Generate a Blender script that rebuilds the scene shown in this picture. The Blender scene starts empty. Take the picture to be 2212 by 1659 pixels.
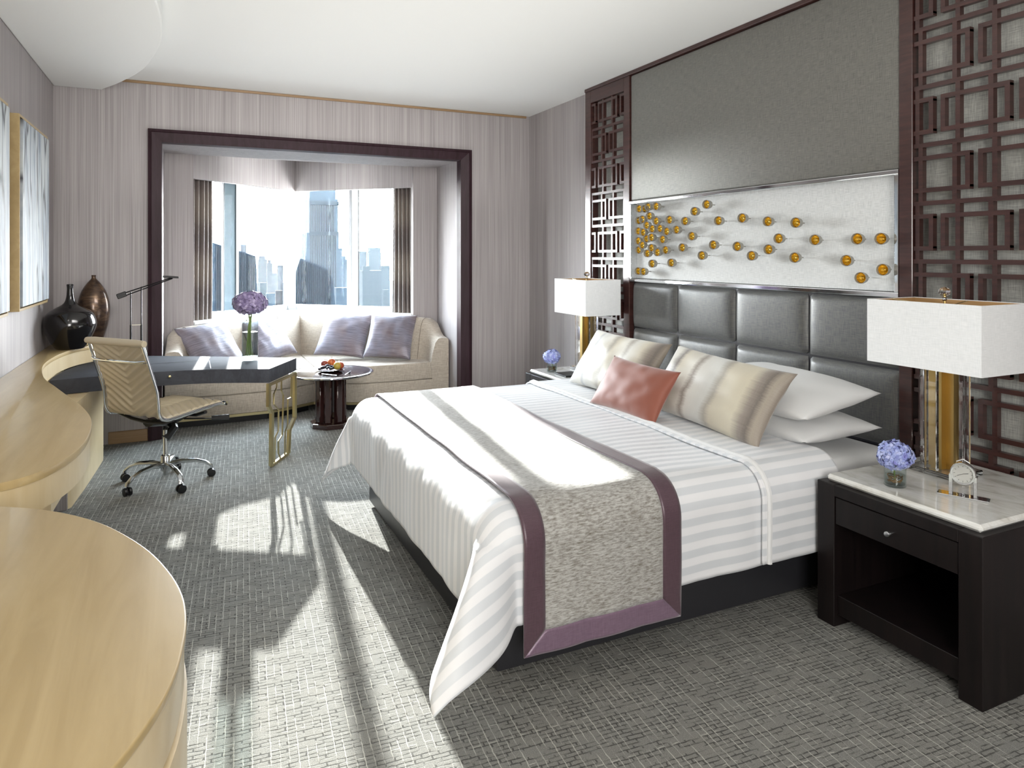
import bpy, bmesh, math, random
from mathutils import Vector, Matrix, noise
random.seed(7)
S = bpy.context.scene
COL = S.collection
PI = math.pi
R = math.radians
# ------------------------------------------------------------------ camera, world, sun, exposure
F_PX, CAM_H = 1510.0, 1.55
YAW = math.atan2(703, 1510)
cd = bpy.data.cameras.new('camera'); cam = bpy.data.objects.new('camera', cd); COL.objects.link(cam)
cam.location = (0, 0, CAM_H); cam.rotation_euler = (PI/2, 0, -YAW)
cd.sensor_width = 36; cd.lens = 36*F_PX/2212; cd.shift_y = -(829.5-550)/2212
cd.clip_start = 0.05; cd.clip_end = 5000
S.camera = cam
S.view_settings.view_transform = 'Standard'; S.view_settings.look = 'None'
S.view_settings.exposure = 0.0; S.view_settings.gamma = 1.0; S.view_settings.use_curve_mapping = False
W = bpy.data.worlds.new('sky'); S.world = W; W.use_nodes = True
nt = W.node_tree; nt.nodes.clear()
wo = nt.nodes.new('ShaderNodeOutputWorld'); bg = nt.nodes.new('ShaderNodeBackground')
tc = nt.nodes.new('ShaderNodeTexCoord'); sx = nt.nodes.new('ShaderNodeSeparateXYZ'); cr = nt.nodes.new('ShaderNodeValToRGB')
nt.links.new(tc.outputs['Generated'], sx.inputs[0]); nt.links.new(sx.outputs['Z'], cr.inputs[0])
cr.color_ramp.elements[0].position = 0.0; cr.color_ramp.elements[0].color = (1.0, .98, .95, 1)
cr.color_ramp.elements[1].position = 0.40; cr.color_ramp.elements[1].color = (.80, .90, 1.0, 1)
nt.links.new(cr.outputs[0], bg.inputs[0]); bg.inputs[1].default_value = 56.0
nt.links.new(bg.outputs[0], wo.inputs[0])
SUN_AZ, SUN_EL = R(5.3), R(16.2)
sd = bpy.data.lights.new('sun', 'SUN'); sd.energy = 26; sd.angle = R(0.6); sd.color = (1, .97, .91)
so = bpy.data.objects.new('sun', sd); COL.objects.link(so)
dvec = Vector((-math.sin(SUN_AZ)*math.cos(SUN_EL), -math.cos(SUN_AZ)*math.cos(SUN_EL), -math.sin(SUN_EL)))
so.rotation_euler = dvec.to_track_quat('-Z', 'Y').to_euler()
def area(name, loc, target, sx_, sy_, power, color=(1, 1, 1), portal=False):
    l = bpy.data.lights.new(name, 'AREA'); l.shape = 'RECTANGLE'; l.size = sx_; l.size_y = sy_; l.energy = power; l.color = color
    if portal: l.cycles.is_portal = True
    o = bpy.data.objects.new(name, l); COL.objects.link(o); o.location = loc
    o.rotation_euler = (Vector(target)-Vector(loc)).to_track_quat('-Z', 'Y').to_euler(); return o
area('window_portal', (.50, 8.12, 1.62), (.50+.70, 8.12-.72, 1.62), 1.75, 1.5, 1, portal=True)
area('window_portal', (1.76, 8.12, 1.62), (1.76-.70, 8.12-.72, 1.62), 1.75, 1.5, 1, portal=True)
area('room_fill', (-.1, -1.9, 1.75), (1.6, 3.0, .95), 1.5, 1.6, 135, (1, .975, .94))  # added soft fill from behind the camera, not a fixture of the room
area('left_fill', (-.80, 2.6, 2.80), (2.0, 2.9, .3), .25, 2.5, 34, (1, .99, .97))  # added fill from the left for the bed foot; no real cove lamp
area('bay_fill', (1.3, 2.4, 2.75), (1.15, 7.2, .9), 2.0, .8, 26, (1, .98, .96)).data.spread = R(80)  # added fill aimed at bay and sofa, hanging free in the room
area('ceiling_fill', (1.15, 3.6, 1.95), (1.15, 3.6, 3.0), 3.2, 5.4, 35, (1, .985, .96))  # added fill floating mid-room to brighten the ceiling
area('ceiling_fill', (1.1, -1.2, 1.9), (1.1, -1.2, 3.0), 3.2, 2.6, 18, (1, .985, .96))  # second added ceiling fill, unseen behind the camera

# ------------------------------------------------------------------ materials
def lin(c):
    if isinstance(c, str):
        c = [int(c[i:i+2], 16)/255 for i in (1, 3, 5)]
        c = [x/12.92 if x <= .04045 else ((x+.055)/1.055)**2.4 for x in c]
    return (*c[:3], 1)
def mat(name, col='#808080', rough=.5, metal=0, spec=.5, sheen=0, coat=0):
    m = bpy.data.materials.new(name); m.use_nodes = True
    p = m.node_tree.nodes['Principled BSDF']
    p.inputs['Base Color'].default_value = lin(col); p.inputs['Roughness'].default_value = rough
    p.inputs['Metallic'].default_value = metal; p.inputs['Specular IOR Level'].default_value = spec
    if sheen: p.inputs['Sheen Weight'].default_value = sheen
    if coat: p.inputs['Coat Weight'].default_value = coat; p.inputs['Coat Roughness'].default_value = .08
    return m
class N:
    """tiny node helper"""
    def __init__(s, m): s.t = m.node_tree; s.p = s.t.nodes['Principled BSDF']
    def n(s, kind, **kw):
        x = s.t.nodes.new(kind)
        for k, v in kw.items():
            if k.startswith('i_'): x.inputs[k[2:].replace('_', ' ')].default_value = v
            else: setattr(x, k, v)
        return x
    def l(s, a, b): s.t.links.new(a, b)
    def coord(s, kind='Object', scale=(1, 1, 1), rot=(0, 0, 0), src=None):
        mp = s.n('ShaderNodeMapping'); mp.inputs['Scale'].default_value = scale; mp.inputs['Rotation'].default_value = rot
        if src is None: src = s.n('ShaderNodeTexCoord').outputs[kind]
        s.l(src, mp.inputs[0]); return mp.outputs[0]
    def noise(s, vec, scale=5, detail=4, rough=.55, dist=0):
        x = s.n('ShaderNodeTexNoise'); x.inputs['Scale'].default_value = scale; x.inputs['Detail'].default_value = detail
        x.inputs['Roughness'].default_value = rough; x.inputs['Distortion'].default_value = dist
        s.l(vec, x.inputs['Vector']); return x.outputs['Fac']
    def ramp(s, fac, stops, interp='LINEAR'):
        x = s.n('ShaderNodeValToRGB'); e = x.color_ramp.elements; x.color_ramp.interpolation = interp
        while len(e) < len(stops): e.new(.5)
        for q, (pos, c) in zip(e, stops): q.position = pos; q.color = lin(c)
        s.l(fac, x.inputs[0]); return x.outputs[0]
    def mix(s, fac, a, b, mode='MIX'):
        x = s.n('ShaderNodeMix', data_type='RGBA', blend_type=mode)
        for sock, v in ((x.inputs[0], fac), (x.inputs[6], a), (x.inputs[7], b)):
            if hasattr(v, 'links') or isinstance(v, bpy.types.NodeSocket): s.l(v, sock)
            elif isinstance(v, str): sock.default_value = lin(v)
            else: sock.default_value = v
        return x.outputs[2]
    def math(s, op, a, b=0):
        x = s.n('ShaderNodeMath', operation=op)
        for i, v in enumerate((a, b)):
            if isinstance(v, bpy.types.NodeSocket): s.l(v, x.inputs[i])
            else: x.inputs[i].default_value = v
        return x.outputs[0]
    def base(s, c): s.l(c, s.p.inputs['Base Color'])
    def bump(s, h, strength=.3, dist=.01):
        x = s.n('ShaderNodeBump'); x.inputs['Strength'].default_value = strength; x.inputs['Distance'].default_value = dist
        s.l(h, x.inputs['Height']); s.l(x.outputs[0], s.p.inputs['Normal'])
def streaks(name, dark, light, sc=(60, 60, .8), rough=.75, lo=.35, hi=.65, bump=.1, sheen=0):
    m = mat(name, dark, rough, sheen=sheen); k = N(m)
    v = k.coord('Object', sc); f = k.noise(v, 1, 5, .6)
    v2 = k.coord('Object', (sc[0]*.12, sc[1]*.12, sc[2]*.12)); g = k.noise(v2, 1, 3)
    f2 = k.math('ADD', k.math('MULTIPLY', f, .75), k.math('MULTIPLY', g, .25))
    k.base(k.ramp(f2, [(lo, dark), (hi, light)])); k.bump(f, bump, .002); return m
def weave(name, dark, light, s=420, rough=.6, metal=0, sheen=0, bump=.25, kind='Object', spec=.5):
    m = mat(name, dark, rough, metal, spec, sheen); k = N(m)
    a = k.noise(k.coord(kind, (s, s, s*.06)), 1, 3); b = k.noise(k.coord(kind, (s*.06, s*.06, s)), 1, 3)
    f = k.math('MULTIPLY', k.math('ADD', a, b), .5)
    k.base(k.ramp(f, [(.38, dark), (.62, light)])); k.bump(f, bump, .0015); return m
def wood(name, a, b, c, sc=(1.2, 14, 14), rough=.35, coat=.0, bump=.03):
    m = mat(name, a, rough, coat=coat); k = N(m)
    v = k.coord('Object', sc); f = k.noise(v, 1.5, 7, .6, .8)
    g = k.noise(k.coord('Object', (sc[0]*.6, sc[1]*.15, sc[2]*.3)), 2, 3, .5, 1.5)
    col = k.mix(k.ramp(f, [(.35, '#000000'), (.7, '#ffffff')]), a, b); col = k.mix(k.ramp(g, [(.45, '#000000'), (.75, '#909090')]), col, c)
    k.base(col); k.bump(f, bump, .002); return m
def clearglass(name, tint=(1, 1, 1), refl=1.0, rough=0):
    m = bpy.data.materials.new(name); m.use_nodes = True; t = m.node_tree; t.nodes.clear()
    o = t.nodes.new('ShaderNodeOutputMaterial'); mx = t.nodes.new('ShaderNodeMixShader')
    tr = t.nodes.new('ShaderNodeBsdfTransparent'); gl = t.nodes.new('ShaderNodeBsdfGlossy'); lw = t.nodes.new('ShaderNodeLayerWeight')
    pw = t.nodes.new('ShaderNodeMath'); pw.operation = 'POWER'; pw.inputs[1].default_value = 4.0; mu = t.nodes.new('ShaderNodeMath'); mu.operation = 'MULTIPLY_ADD'; mu.inputs[1].default_value = .55*refl; mu.inputs[2].default_value = .035*refl
    lw.inputs[0].default_value = .5; t.links.new(lw.outputs['Facing'], pw.inputs[0]); t.links.new(pw.outputs[0], mu.inputs[0])
    tr.inputs[0].default_value = (*tint, 1); gl.inputs['Roughness'].default_value = rough
    t.links.new(mu.outputs[0], mx.inputs[0]); t.links.new(tr.outputs[0], mx.inputs[1]); t.links.new(gl.outputs[0], mx.inputs[2]); t.links.new(mx.outputs[0], o.inputs[0])
    return m
M = {}
M['wallpaper'] = streaks('wallpaper', '#8a8484', '#aea8a7', (170, 170, .9), .6, .36, .64)
M['bay_paper'] = M['wallpaper']
M['ceiling'] = mat('ceiling', '#e9eae8', .9)
M['mahogany'] = wood('mahogany', '#351f1d', '#4a2d29', '#2a1816', (3, 3, 30), .3, .25)
M['casing'] = wood('casing', '#2a1a1e', '#38262d', '#20151a', (20, 20, 2), .45, 0); M['casing'].node_tree.nodes['Principled BSDF'].inputs['Specular IOR Level'].default_value = .2
M['maple'] = wood('maple', '#ad9566', '#bda678', '#977e53', (9, 1.0, 9), .32, .3)
M['maple_pale'] = wood('maple_pale', '#cdb88f', '#d9c7a3', '#bda57a', (6, 6, 1.0), .35, .2)
M['maple_trim'] = wood('maple_trim', '#8c7050', '#9c8060', '#7c6142', (2, 20, 20), .4)
M['slate_wood'] = wood('slate_wood', '#36373c', '#43454b', '#2b2c30', (2.5, 40, 10), .78, 0, .08); M['slate_wood'].node_tree.nodes['Principled BSDF'].inputs['Specular IOR Level'].default_value = .12
M['espresso'] = wood('espresso', '#0f0b0c', '#1a1313', '#0a0707', (18, 18, 1.2), .42, 0); M['espresso'].node_tree.nodes['Principled BSDF'].inputs['Specular IOR Level'].default_value = .3
M['dark_gloss'] = mat('dark_gloss', '#2a1715', .08, coat=1)
M['chrome'] = mat('chrome', '#e6e8ea', .07, 1)
M['alu'] = mat('alu', '#c9ccce', .16, 1)
M['brass'] = mat('brass', '#cdbf94', .30, 1)
M['gold'] = mat('gold', '#e8cb72', .2, 1)
M['satin_gold'] = mat('satin_gold', '#b59b63', .34, 1)
M['black'] = mat('black', '#0c0c0e', .35)
M['black_metal'] = mat('black_metal', '#131214', .38, .3)
M['white_frame'] = mat('white_frame', '#e8ecee', .4)
M['grey_frame'] = mat('grey_frame', '#8c8d90', .5)
M['pillar_panel'] = mat('pillar_panel', (.105, .130, .145), .6, spec=.1)
M['sill'] = mat('sill', '#dfe2e2', .35)
M['glass'] = clearglass('window_glass', (.97, .99, 1), .03)
M['vase_glass'] = clearglass('vase_glass', (.93, .96, .96), 1.0)
M['crystal'] = mat('crystal', '#ffffff', .01); M['crystal'].node_tree.nodes['Principled BSDF'].inputs['Transmission Weight'].default_value = 1
M['bronze_cup'] = weave('cup_outside', '#8f8c84', '#b5b2a8', 300, .45, .2)
M['padded'] = weave('padded_silk', '#5d5c58', '#7b7a73', 330, .42, .25, .2, .2, spec=.6)
M['tile_silk'] = weave('tile_silk', '#55565a', '#73746f', 330, .40, .3, .2, .2, spec=.6)
M['field'] = weave('field_linen', '#c2c5c5', '#e0e2e2', 380, .55, 0, 0, .25)
M['lattice_cloth'] = weave('lattice_cloth', '#8b8c88', '#b6b7b1', 260, .55, .1, .1, .25)
M['dark_leather'] = mat('dark_leather', '#26252a', .4)
M['white_linen'] = mat('white_linen', '#dcdddd', .8, sheen=.2)
M['shade'] = weave('lamp_shade_cloth', '#dcdfe0', '#ebedee', 400, .8, 0, 0, .1)
M['shade_in'] = mat('shade_inside', '#b08a5a', .7)
M['bed_skirt'] = mat('bed_skirt', '#2b2b2f', .38)
M['mauve'] = weave('mauve_satin', '#4a353e', '#58424c', 500, .36, .1, .35, .1)
M['mauve_light'] = weave('mauve_satin_hem', '#6c5668', '#7c6678', 500, .36, .1, .35, .1)
M['sofa'] = weave('sofa_tweed', '#9b9184', '#bfb5a6', 300, .8, 0, .2, .35)
M['sofa_seam'] = mat('sofa_seam', '#5c5249', .8)
M['cream_leather'] = mat('cream_leather', '#b8ab92', .45, spec=.5)
M['leaf'] = mat('leaf', '#4f6234', .5)
M['stem'] = mat('stem', '#6b7d3c', .5)
M['twig'] = mat('twig', '#7a5422', .5)
M['water'] = clearglass('water', (.9, .94, .93), .7)
def petal_mat(name, a, b, c):
    m = mat(name, a, .6, sheen=.2); k = N(m); f = k.noise(k.coord('Object', (30, 30, 30)), 1, 3)
    k.base(k.ramp(f, [(.3, a), (.5, b), (.7, c)])); return m
M['petal_plum'] = petal_mat('petal_plum', '#5d4f74', '#7d7094', '#a79bb8')
M['petal_blue'] = petal_mat('petal_blue', '#7f7fc8', '#9aa8dc', '#c9cdee')
def stripes_linen():
    m = mat('striped_linen', '#dfe1e3', .55, sheen=.3); k = N(m)
    uv = k.n('ShaderNodeTexCoord').outputs['UV']; s = k.n('ShaderNodeSeparateXYZ'); k.l(uv, s.inputs[0])
    w = k.math('SINE', k.math('MULTIPLY', s.outputs['Y'], 2*PI/.062))
    f = k.ramp(k.math('ADD', k.math('MULTIPLY', w, .5), .5), [(.42, '#000000'), (.58, '#ffffff')])
    k.base(k.mix(f, '#ced2d6', '#e2e3e5'))
    rr = k.n('ShaderNodeMapRange'); k.l(f, rr.inputs[0]); rr.inputs[3].default_value = .42; rr.inputs[4].default_value = .8; k.l(rr.outputs[0], k.p.inputs['Roughness'])
    k.bump(k.noise(k.coord('UV', (3, 3, 3)), 1, 3), .25, .03); return m
M['striped_linen'] = stripes_linen()
def runner_mat():
    m = mat('runner_chenille', '#b6b3a8', .75, sheen=.3); k = N(m)
    a = k.noise(k.coord('UV', (26, 150, 1)), 1, 5, .7, .3); b = k.noise(k.coord('UV', (3, 5, 1)), 1, 4, .6)
    f = k.math('ADD', k.math('MULTIPLY', a, .8), k.math('MULTIPLY', b, .2))
    k.base(k.ramp(f, [(.34, '#656050'), (.46, '#93908a'), (.56, '#b4b3ae'), (.7, '#c4c5c2')]))
    k.bump(a, .8, .006); return m
M['runner'] = runner_mat()
def ikat(name, stops, sheen=.3):
    m = mat(name, '#cfc8b8', .5, sheen=sheen); k = N(m)
    uv = k.n('ShaderNodeTexCoord').outputs['UV']; s = k.n('ShaderNodeSeparateXYZ'); k.l(uv, s.inputs[0])
    j = k.noise(k.coord('UV', (2, 46, 1)), 1, 3, .7)
    x = k.math('ADD', s.outputs['X'], k.math('MULTIPLY', k.math('SUBTRACT', j, .5), .05))
    c = k.ramp(x, stops); g = k.noise(k.coord('UV', (160, 6, 1)), 1, 3)
    k.base(k.mix(k.math('MULTIPLY', g, .25), c, '#b7b1a6')); k.bump(g, .15, .002); return m
CR, BG, TP, DK = '#d9d6cc', '#c8c0ac', '#8f857c', '#675e58'
M['ikat_a'] = ikat('ikat_cushion', [(0, '#d5d6d2'), (.20, CR), (.24, '#aeb0b2'), (.27, '#d6d7d3'), (.42, CR), (.46, '#a8a297'), (.50, BG), (.62, CR), (.66, '#b1aca4'), (.70, '#dad9d2'), (.82, '#cfc7b3'), (.90, TP), (.95, DK), (1, '#8d8172')])
M['ikat_b'] = ikat('ikat_cushion_right', [(0, '#dcdad3'), (.10, CR), (.17, DK), (.21, BG), (.34, CR), (.38, TP), (.42, '#d8d6d0'), (.55, '#cfd0cc'), (.60, '#a39d92'), (.64, BG), (.80, '#d0c9b4'), (.86, TP), (.91, DK), (.95, '#a19789'), (1, '#8a7f74')])
M['rust'] = mat('rust_velvet', '#8f4f3c', .55, sheen=.5)
def silk_mat():
    m = mat('lilac_silk', '#6e6872', .36, .15, sheen=.3); k = N(m)
    f = k.noise(k.coord('UV', (2.5, 90, 1)), 1, 4, .65); g = k.noise(k.coord('UV', (2.2, 1.5, 1)), 1, 2)
    k.base(k.mix(k.ramp(g, [(.4, '#000000'), (.65, '#ffffff')]), k.ramp(f, [(.35, '#5a5866'), (.65, '#8a8793')]), k.ramp(f, [(.35, '#574a4d'), (.65, '#85787b')])))
    k.bump(f, .5, .003); return m
M['silk'] = silk_mat()
def curtain_mat():
    m = mat('curtain_cloth', '#6c6058', .7, sheen=.2); k = N(m)
    s = k.n('ShaderNodeSeparateXYZ'); k.l(k.n('ShaderNodeTexCoord').outputs['Object'], s.inputs[0])
    w = k.math('ADD', k.math('MULTIPLY', k.math('SINE', k.math('MULTIPLY', s.outputs['Z'], 2*PI/.62)), .5), .5)
    f = k.noise(k.coord('Object', (90, 90, 90)), 1, 3)
    k.base(k.mix(k.math('MULTIPLY', f, .3), k.ramp(w, [(0, '#3c3231'), (.3, '#463b38'), (.6, '#5c524b'), (1, '#685e55')]), '#8a8076')); return m
M['curtain'] = curtain_mat()
def marble():
    m = mat('marble', '#c9c8c2', .12, coat=.4); k = N(m)
    f = k.noise(k.coord('Object', (3, 1.1, 3), (0, 0, .5)), 3.0, 8, .6, 1.6)
    k.base(k.ramp(f, [(.30, '#a9a79c'), (.45, '#cfcec8'), (.6, '#dedfdc'), (.75, '#c2bfb4')])); return m
M['marble'] = marble()
def carpet():
    m = mat('carpet', '#6d6d68', .95, spec=.1); k = N(m)
    base = k.n('ShaderNodeTexCoord').outputs['Object']
    v0 = k.coord(src=base, rot=(0, 0, R(4)))
    wob = k.n('ShaderNodeTexNoise'); wob.inputs['Scale'].default_value = 45; k.l(v0, wob.inputs['Vector'])
    v = k.mix(.0045, v0, wob.outputs['Color'])
    vm = k.n('ShaderNodeVectorMath', operation='ADD'); k.l(v0, vm.inputs[0])
    sc = k.n('ShaderNodeVectorMath', operation='SCALE'); k.l(wob.outputs['Color'], sc.inputs[0]); sc.inputs['Scale'].default_value = .007; k.l(sc.outputs[0], vm.inputs[1])
    v = vm.outputs[0]
    def bricks(rotz, bw, rh, mort, off=.5, shift=0):
        mp = k.n('ShaderNodeMapping'); mp.inputs['Rotation'].default_value = (0, 0, rotz); mp.inputs['Location'].default_value = (shift, shift*.7, 0); k.l(v, mp.inputs[0])
        b = k.n('ShaderNodeTexBrick'); b.offset = off; b.inputs['Scale'].default_value = 1
        b.inputs['Brick Width'].default_value = bw; b.inputs['Row Height'].default_value = rh; b.inputs['Mortar Size'].default_value = mort
        b.inputs['Mortar Smooth'].default_value = .4; b.inputs['Bias'].default_value = 0
        b.inputs['Color1'].default_value = (0, 0, 0, 1); b.inputs['Color2'].default_value = (1, 1, 1, 1); b.inputs['Mortar'].default_value = (.5, .5, .5, 1)
        k.l(mp.outputs[0], b.inputs['Vector']); return b
    grain = k.noise(k.coord('Object', (420, 420, 420)), 1, 2)
    patch = k.noise(k.coord('Object', (5, 5, 1)), 1, 3)
    # long pale threads along the room and short ones across it
    b1 = bricks(R(90), .21, .027, .0021, .37); b2 = bricks(0, .055, .0175, .0030, .43, .31)
    n1 = k.noise(k.coord('Object', (28, 7, 1), src=v0), 1, 2); n2 = k.noise(k.coord('Object', (10, 36, 1), src=v0), 1, 2)
    l1 = k.math('MULTIPLY', b1.outputs['Fac'], k.ramp(n1, [(.42, '#000000'), (.56, '#ffffff')]))
    l2 = k.math('MULTIPLY', b2.outputs['Fac'], k.ramp(n2, [(.42, '#000000'), (.55, '#ffffff')]))
    body = k.mix(k.ramp(grain, [(.3, '#000000'), (.7, '#ffffff')]), '#64635e', '#a09e97')
    body = k.mix(k.math('MULTIPLY', patch, .35), body, '#727a7d')
    d = k.mix(k.math('MULTIPLY', l2, .8), body, '#454543')
    c = k.mix(k.math('MULTIPLY', l1, .8), d, '#bdbcb4')
    k.base(c); k.bump(k.math('SUBTRACT', k.math('ADD', grain, l1), l2), .6, .004); return m
M['carpet'] = carpet()
def painting_mat(name, seed):
    m = mat(name, '#b8bfc6', .6); k = N(m)
    v = k.coord('UV', (1, 1, 1)); 
    f = k.noise(k.coord('UV', (9, 1.2, seed)), 1.3, 6, .65, .8); g = k.noise(k.coord('UV', (2.2, 1.6, seed)), 1.5, 4)
    w = k.noise(k.coord('UV', (5.5, .9, seed)), 1, 2, .4, .3)
    line = k.ramp(k.math('ABSOLUTE', k.math('SUBTRACT', w, .5)), [(.0, '#ffffff'), (.010, '#d0d0d0'), (.022, '#000000')])
    c = k.ramp(f, [(.3, '#5f6977'), (.45, '#8f99a5'), (.6, '#b9bfc1'), (.8, '#a9b0aa')])
    c = k.mix(k.ramp(g, [(.45, '#000000'), (.7, '#b0b0b0')]), c, '#bcc0bd')
    k.base(k.mix(line, c, '#3c3e44')); return m

# ------------------------------------------------------------------ mesh helpers (all in world coordinates)
class MB:
    def __init__(s): s.bm = bmesh.new(); s.uv = None
    def box(s, x0, x1, y0, y1, z0, z1, bev=0, rot=None, at=None, seg=1):
        g = bmesh.ops.create_cube(s.bm, size=1)['verts']
        for v in g: v.co = Vector(((x0+x1)/2+v.co.x*(x1-x0), (y0+y1)/2+v.co.y*(y1-y0), (z0+z1)/2+v.co.z*(z1-z0)))
        if bev:
            es = list({e for v in g for e in v.link_edges}); r = bmesh.ops.bevel(s.bm, geom=es, offset=bev, segments=seg, affect='EDGES', profile=.5); g = list({v for v in g if v.is_valid} | set(r['verts']))
        if rot is not None: bmesh.ops.transform(s.bm, matrix=rot, verts=g)
        if at is not None: bmesh.ops.translate(s.bm, vec=at, verts=g)
        return s
    def prism(s, pts, z0, z1, bev=0, seg=2):
        a = [s.bm.verts.new((p[0], p[1], z0)) for p in pts]; b = [s.bm.verts.new((p[0], p[1], z1)) for p in pts]; n = len(pts)
        f = [s.bm.faces.new(a[::-1]), s.bm.faces.new(b)]
        for i in range(n): f.append(s.bm.faces.new((a[i], a[(i+1) % n], b[(i+1) % n], b[i])))
        bmesh.ops.recalc_face_normals(s.bm, faces=f)
        if bev:
            es = list(f[1].edges)+list(f[0].edges); bmesh.ops.bevel(s.bm, geom=es, offset=bev, segments=seg, affect='EDGES', profile=.6)
        return s
    def tube(s, pts, r, n=8, cap=True, rx=None):
        pts = [Vector(p) for p in pts]; rings = []; up = None
        for i, p in enumerate(pts):
            t = ((pts[min(i+1, len(pts)-1)]-pts[max(i-1, 0)])).normalized()
            if up is None:
                up = t.orthogonal().normalized()
                if abs(t.z) < .95: up = (Vector((0, 0, 1))-t*t.z).normalized()
            else: up = (up-t*up.dot(t)).normalized()
            sd_ = t.cross(up); rr = r[i] if isinstance(r, (list, tuple)) else r
            ra = rx if rx else rr
            rings.append([s.bm.verts.new(p+up*math.cos(2*PI*(j+.5)/n)*rr+sd_*math.sin(2*PI*(j+.5)/n)*(ra if rx else rr)) for j in range(n)])
        s._skin(rings, True, cap); return s
    def _skin(s, rings, closed, cap=False):
        fs = []
        for a, b in zip(rings, rings[1:]):
            n = len(a)
            for j in range(n if closed else n-1): fs.append(s.bm.faces.new((a[j], a[(j+1) % n], b[(j+1) % n], b[j])))
        if cap: fs += [s.bm.faces.new(rings[0][::-1]), s.bm.faces.new(rings[-1])]
        bmesh.ops.recalc_face_normals(s.bm, faces=fs); return fs
    def lathe(s, prof, c, n=24, axis=None, sq=1, cap=True):
        rings = []
        Mx = Matrix.Identity(3) if axis is None else Vector(axis).to_track_quat('Z', 'Y').to_matrix()
        for r, z in prof: rings.append([s.bm.verts.new(Vector(c)+Mx @ Vector((max(r, 1e-4)*math.cos(2*PI*j/n), max(r, 1e-4)*sq*math.sin(2*PI*j/n), z))) for j in range(n)])
        s._skin(rings, True, cap); return s
    def loft(s, secs, closed=True, cap=True):
        rings = [[s.bm.verts.new(p) for p in q] for q in secs]; s._skin(rings, closed, cap); return s
    def grid(s, fn, nu, nv, uvfn=None):
        if s.uv is None: s.uv = s.bm.loops.layers.uv.new('uv')
        V = [[s.bm.verts.new(fn(i/nu, j/nv)) for j in range(nv+1)] for i in range(nu+1)]
        for i in range(nu):
            for j in range(nv):
                f = s.bm.faces.new((V[i][j], V[i+1][j], V[i+1][j+1], V[i][j+1]))
                for lp, (a, b) in zip(f.loops, ((i, j), (i+1, j), (i+1, j+1), (i, j+1))):
                    lp[s.uv].uv = uvfn(a/nu, b/nv) if uvfn else (a/nu, b/nv)
        return s
    def sphere(s, c, r, seg=12, scale=(1, 1, 1)):
        g = bmesh.ops.create_uvsphere(s.bm, u_segments=seg, v_segments=max(6, seg*2//3), radius=r)['verts']
        for v in g: v.co = Vector(c)+Vector((v.co.x*scale[0], v.co.y*scale[1], v.co.z*scale[2]))
        return s
    def build(s, name, m, parent=None, smooth=False, angle=40):
        me = bpy.data.meshes.new(name); 
        if parent is not None:
            mm = Matrix.Identity(4); q = parent
            while q is not None: mm = q.matrix_basis @ mm; q = q.parent
            s.bm.transform(mm.inverted())
        s.bm.to_mesh(me); s.bm.free()
        me.materials.append(M[m] if isinstance(m, str) else m)
        if smooth:
            for p in me.polygons: p.use_smooth = True
            if angle < 180: me.set_sharp_from_angle(angle=R(angle))
        o = bpy.data.objects.new(name, me); COL.objects.link(o)
        if parent is not None: o.parent = parent
        return o
def tag(o, label=None, cat=None, group=None, kind=None):
    if label: o['label'] = label
    if cat: o['category'] = cat
    if group: o['group'] = group
    if kind: o['kind'] = kind
    return o
def thing(name, label, cat, loc=(0, 0, 0), group=None, rz=0):
    o = bpy.data.objects.new(name, None); COL.objects.link(o); o.location = loc; o.rotation_euler = (0, 0, rz); o.empty_display_size = .1
    return tag(o, label, cat, group)
def struct(o): o['kind'] = 'structure'; return o
def copy_tree(o, parent=None):
    c = o.copy(); COL.objects.link(c); c.parent = parent
    for ch in [x for x in COL.objects if x.parent == o]: copy_tree(ch, c)
    return c
def smooth_closed(pts, per=8, closed=True):
    out = []; n = len(pts)
    rng = range(n if closed else n-1)
    for i in rng:
        g = lambda k: Vector(pts[k % n]) if closed else Vector(pts[min(max(k, 0), n-1)])
        p0, p1, p2, p3 = g(i-1), g(i), g(i+1), g(i+2)
        for j in range(per):
            t = j/per
            out.append(.5*((2*p1)+(p2-p0)*t+(2*p0-5*p1+4*p2-p3)*t*t+(3*p1-p0-3*p2+p3)*t**3))
    if not closed: out.append(Vector(pts[-1]))
    return out
def inset(pts, d):
    n = len(pts); out = []
    area_ = sum(pts[i][0]*pts[(i+1) % n][1]-pts[(i+1) % n][0]*pts[i][1] for i in range(n)); sg = 1 if area_ > 0 else -1
    for i in range(n):
        a, b, c = Vector(pts[i-1][:2]), Vector(pts[i][:2]), Vector(pts[(i+1) % n][:2])
        e1 = (b-a).normalized(); e2 = (c-b).normalized(); n1 = Vector((-e1.y, e1.x))*sg; n2 = Vector((-e2.y, e2.x))*sg
        m_ = (n1+n2); L = m_.length
        m_ = m_/L if L > 1e-6 else n1
        out.append(b+m_*d/max(.5, m_.dot(n1)))
    return out

# ------------------------------------------------------------------ the room shell
YB, XW, XL, ZC = 6.57, 3.26, -.96, 2.995
XF = 3.18                                             # face of the headboard wall joinery
struct(MB().box(XL-.1, XW+.1, -3.1, 8.9, -.1, 0).build('floor', 'carpet'))
struct(MB().box(XL-.1, XW+.1, -3.1, 6.57, ZC, ZC+.1).build('ceiling', 'ceiling'))
struct(MB().box(XL-.1, XL, -3.1, YB+.1, 0, ZC).build('wall_left', 'wallpaper'))
struct(MB().box(XW, XW+.1, -3.1, YB+.1, 0, ZC).build('wall_right', 'wallpaper'))
struct(MB().box(XL-.1, XW+.1, -3.1, -3.0, 0, ZC).build('wall_rear', 'wallpaper'))
OL, OR, OT = -.19, 2.49, 2.50                         # bay opening
struct(MB().box(XL, OL, YB, YB+.1, 0, ZC).box(OR, XW, YB, YB+.1, 0, ZC).box(OL, OR, YB, YB+.1, OT, ZC).build('wall_back', 'wallpaper'))
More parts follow.
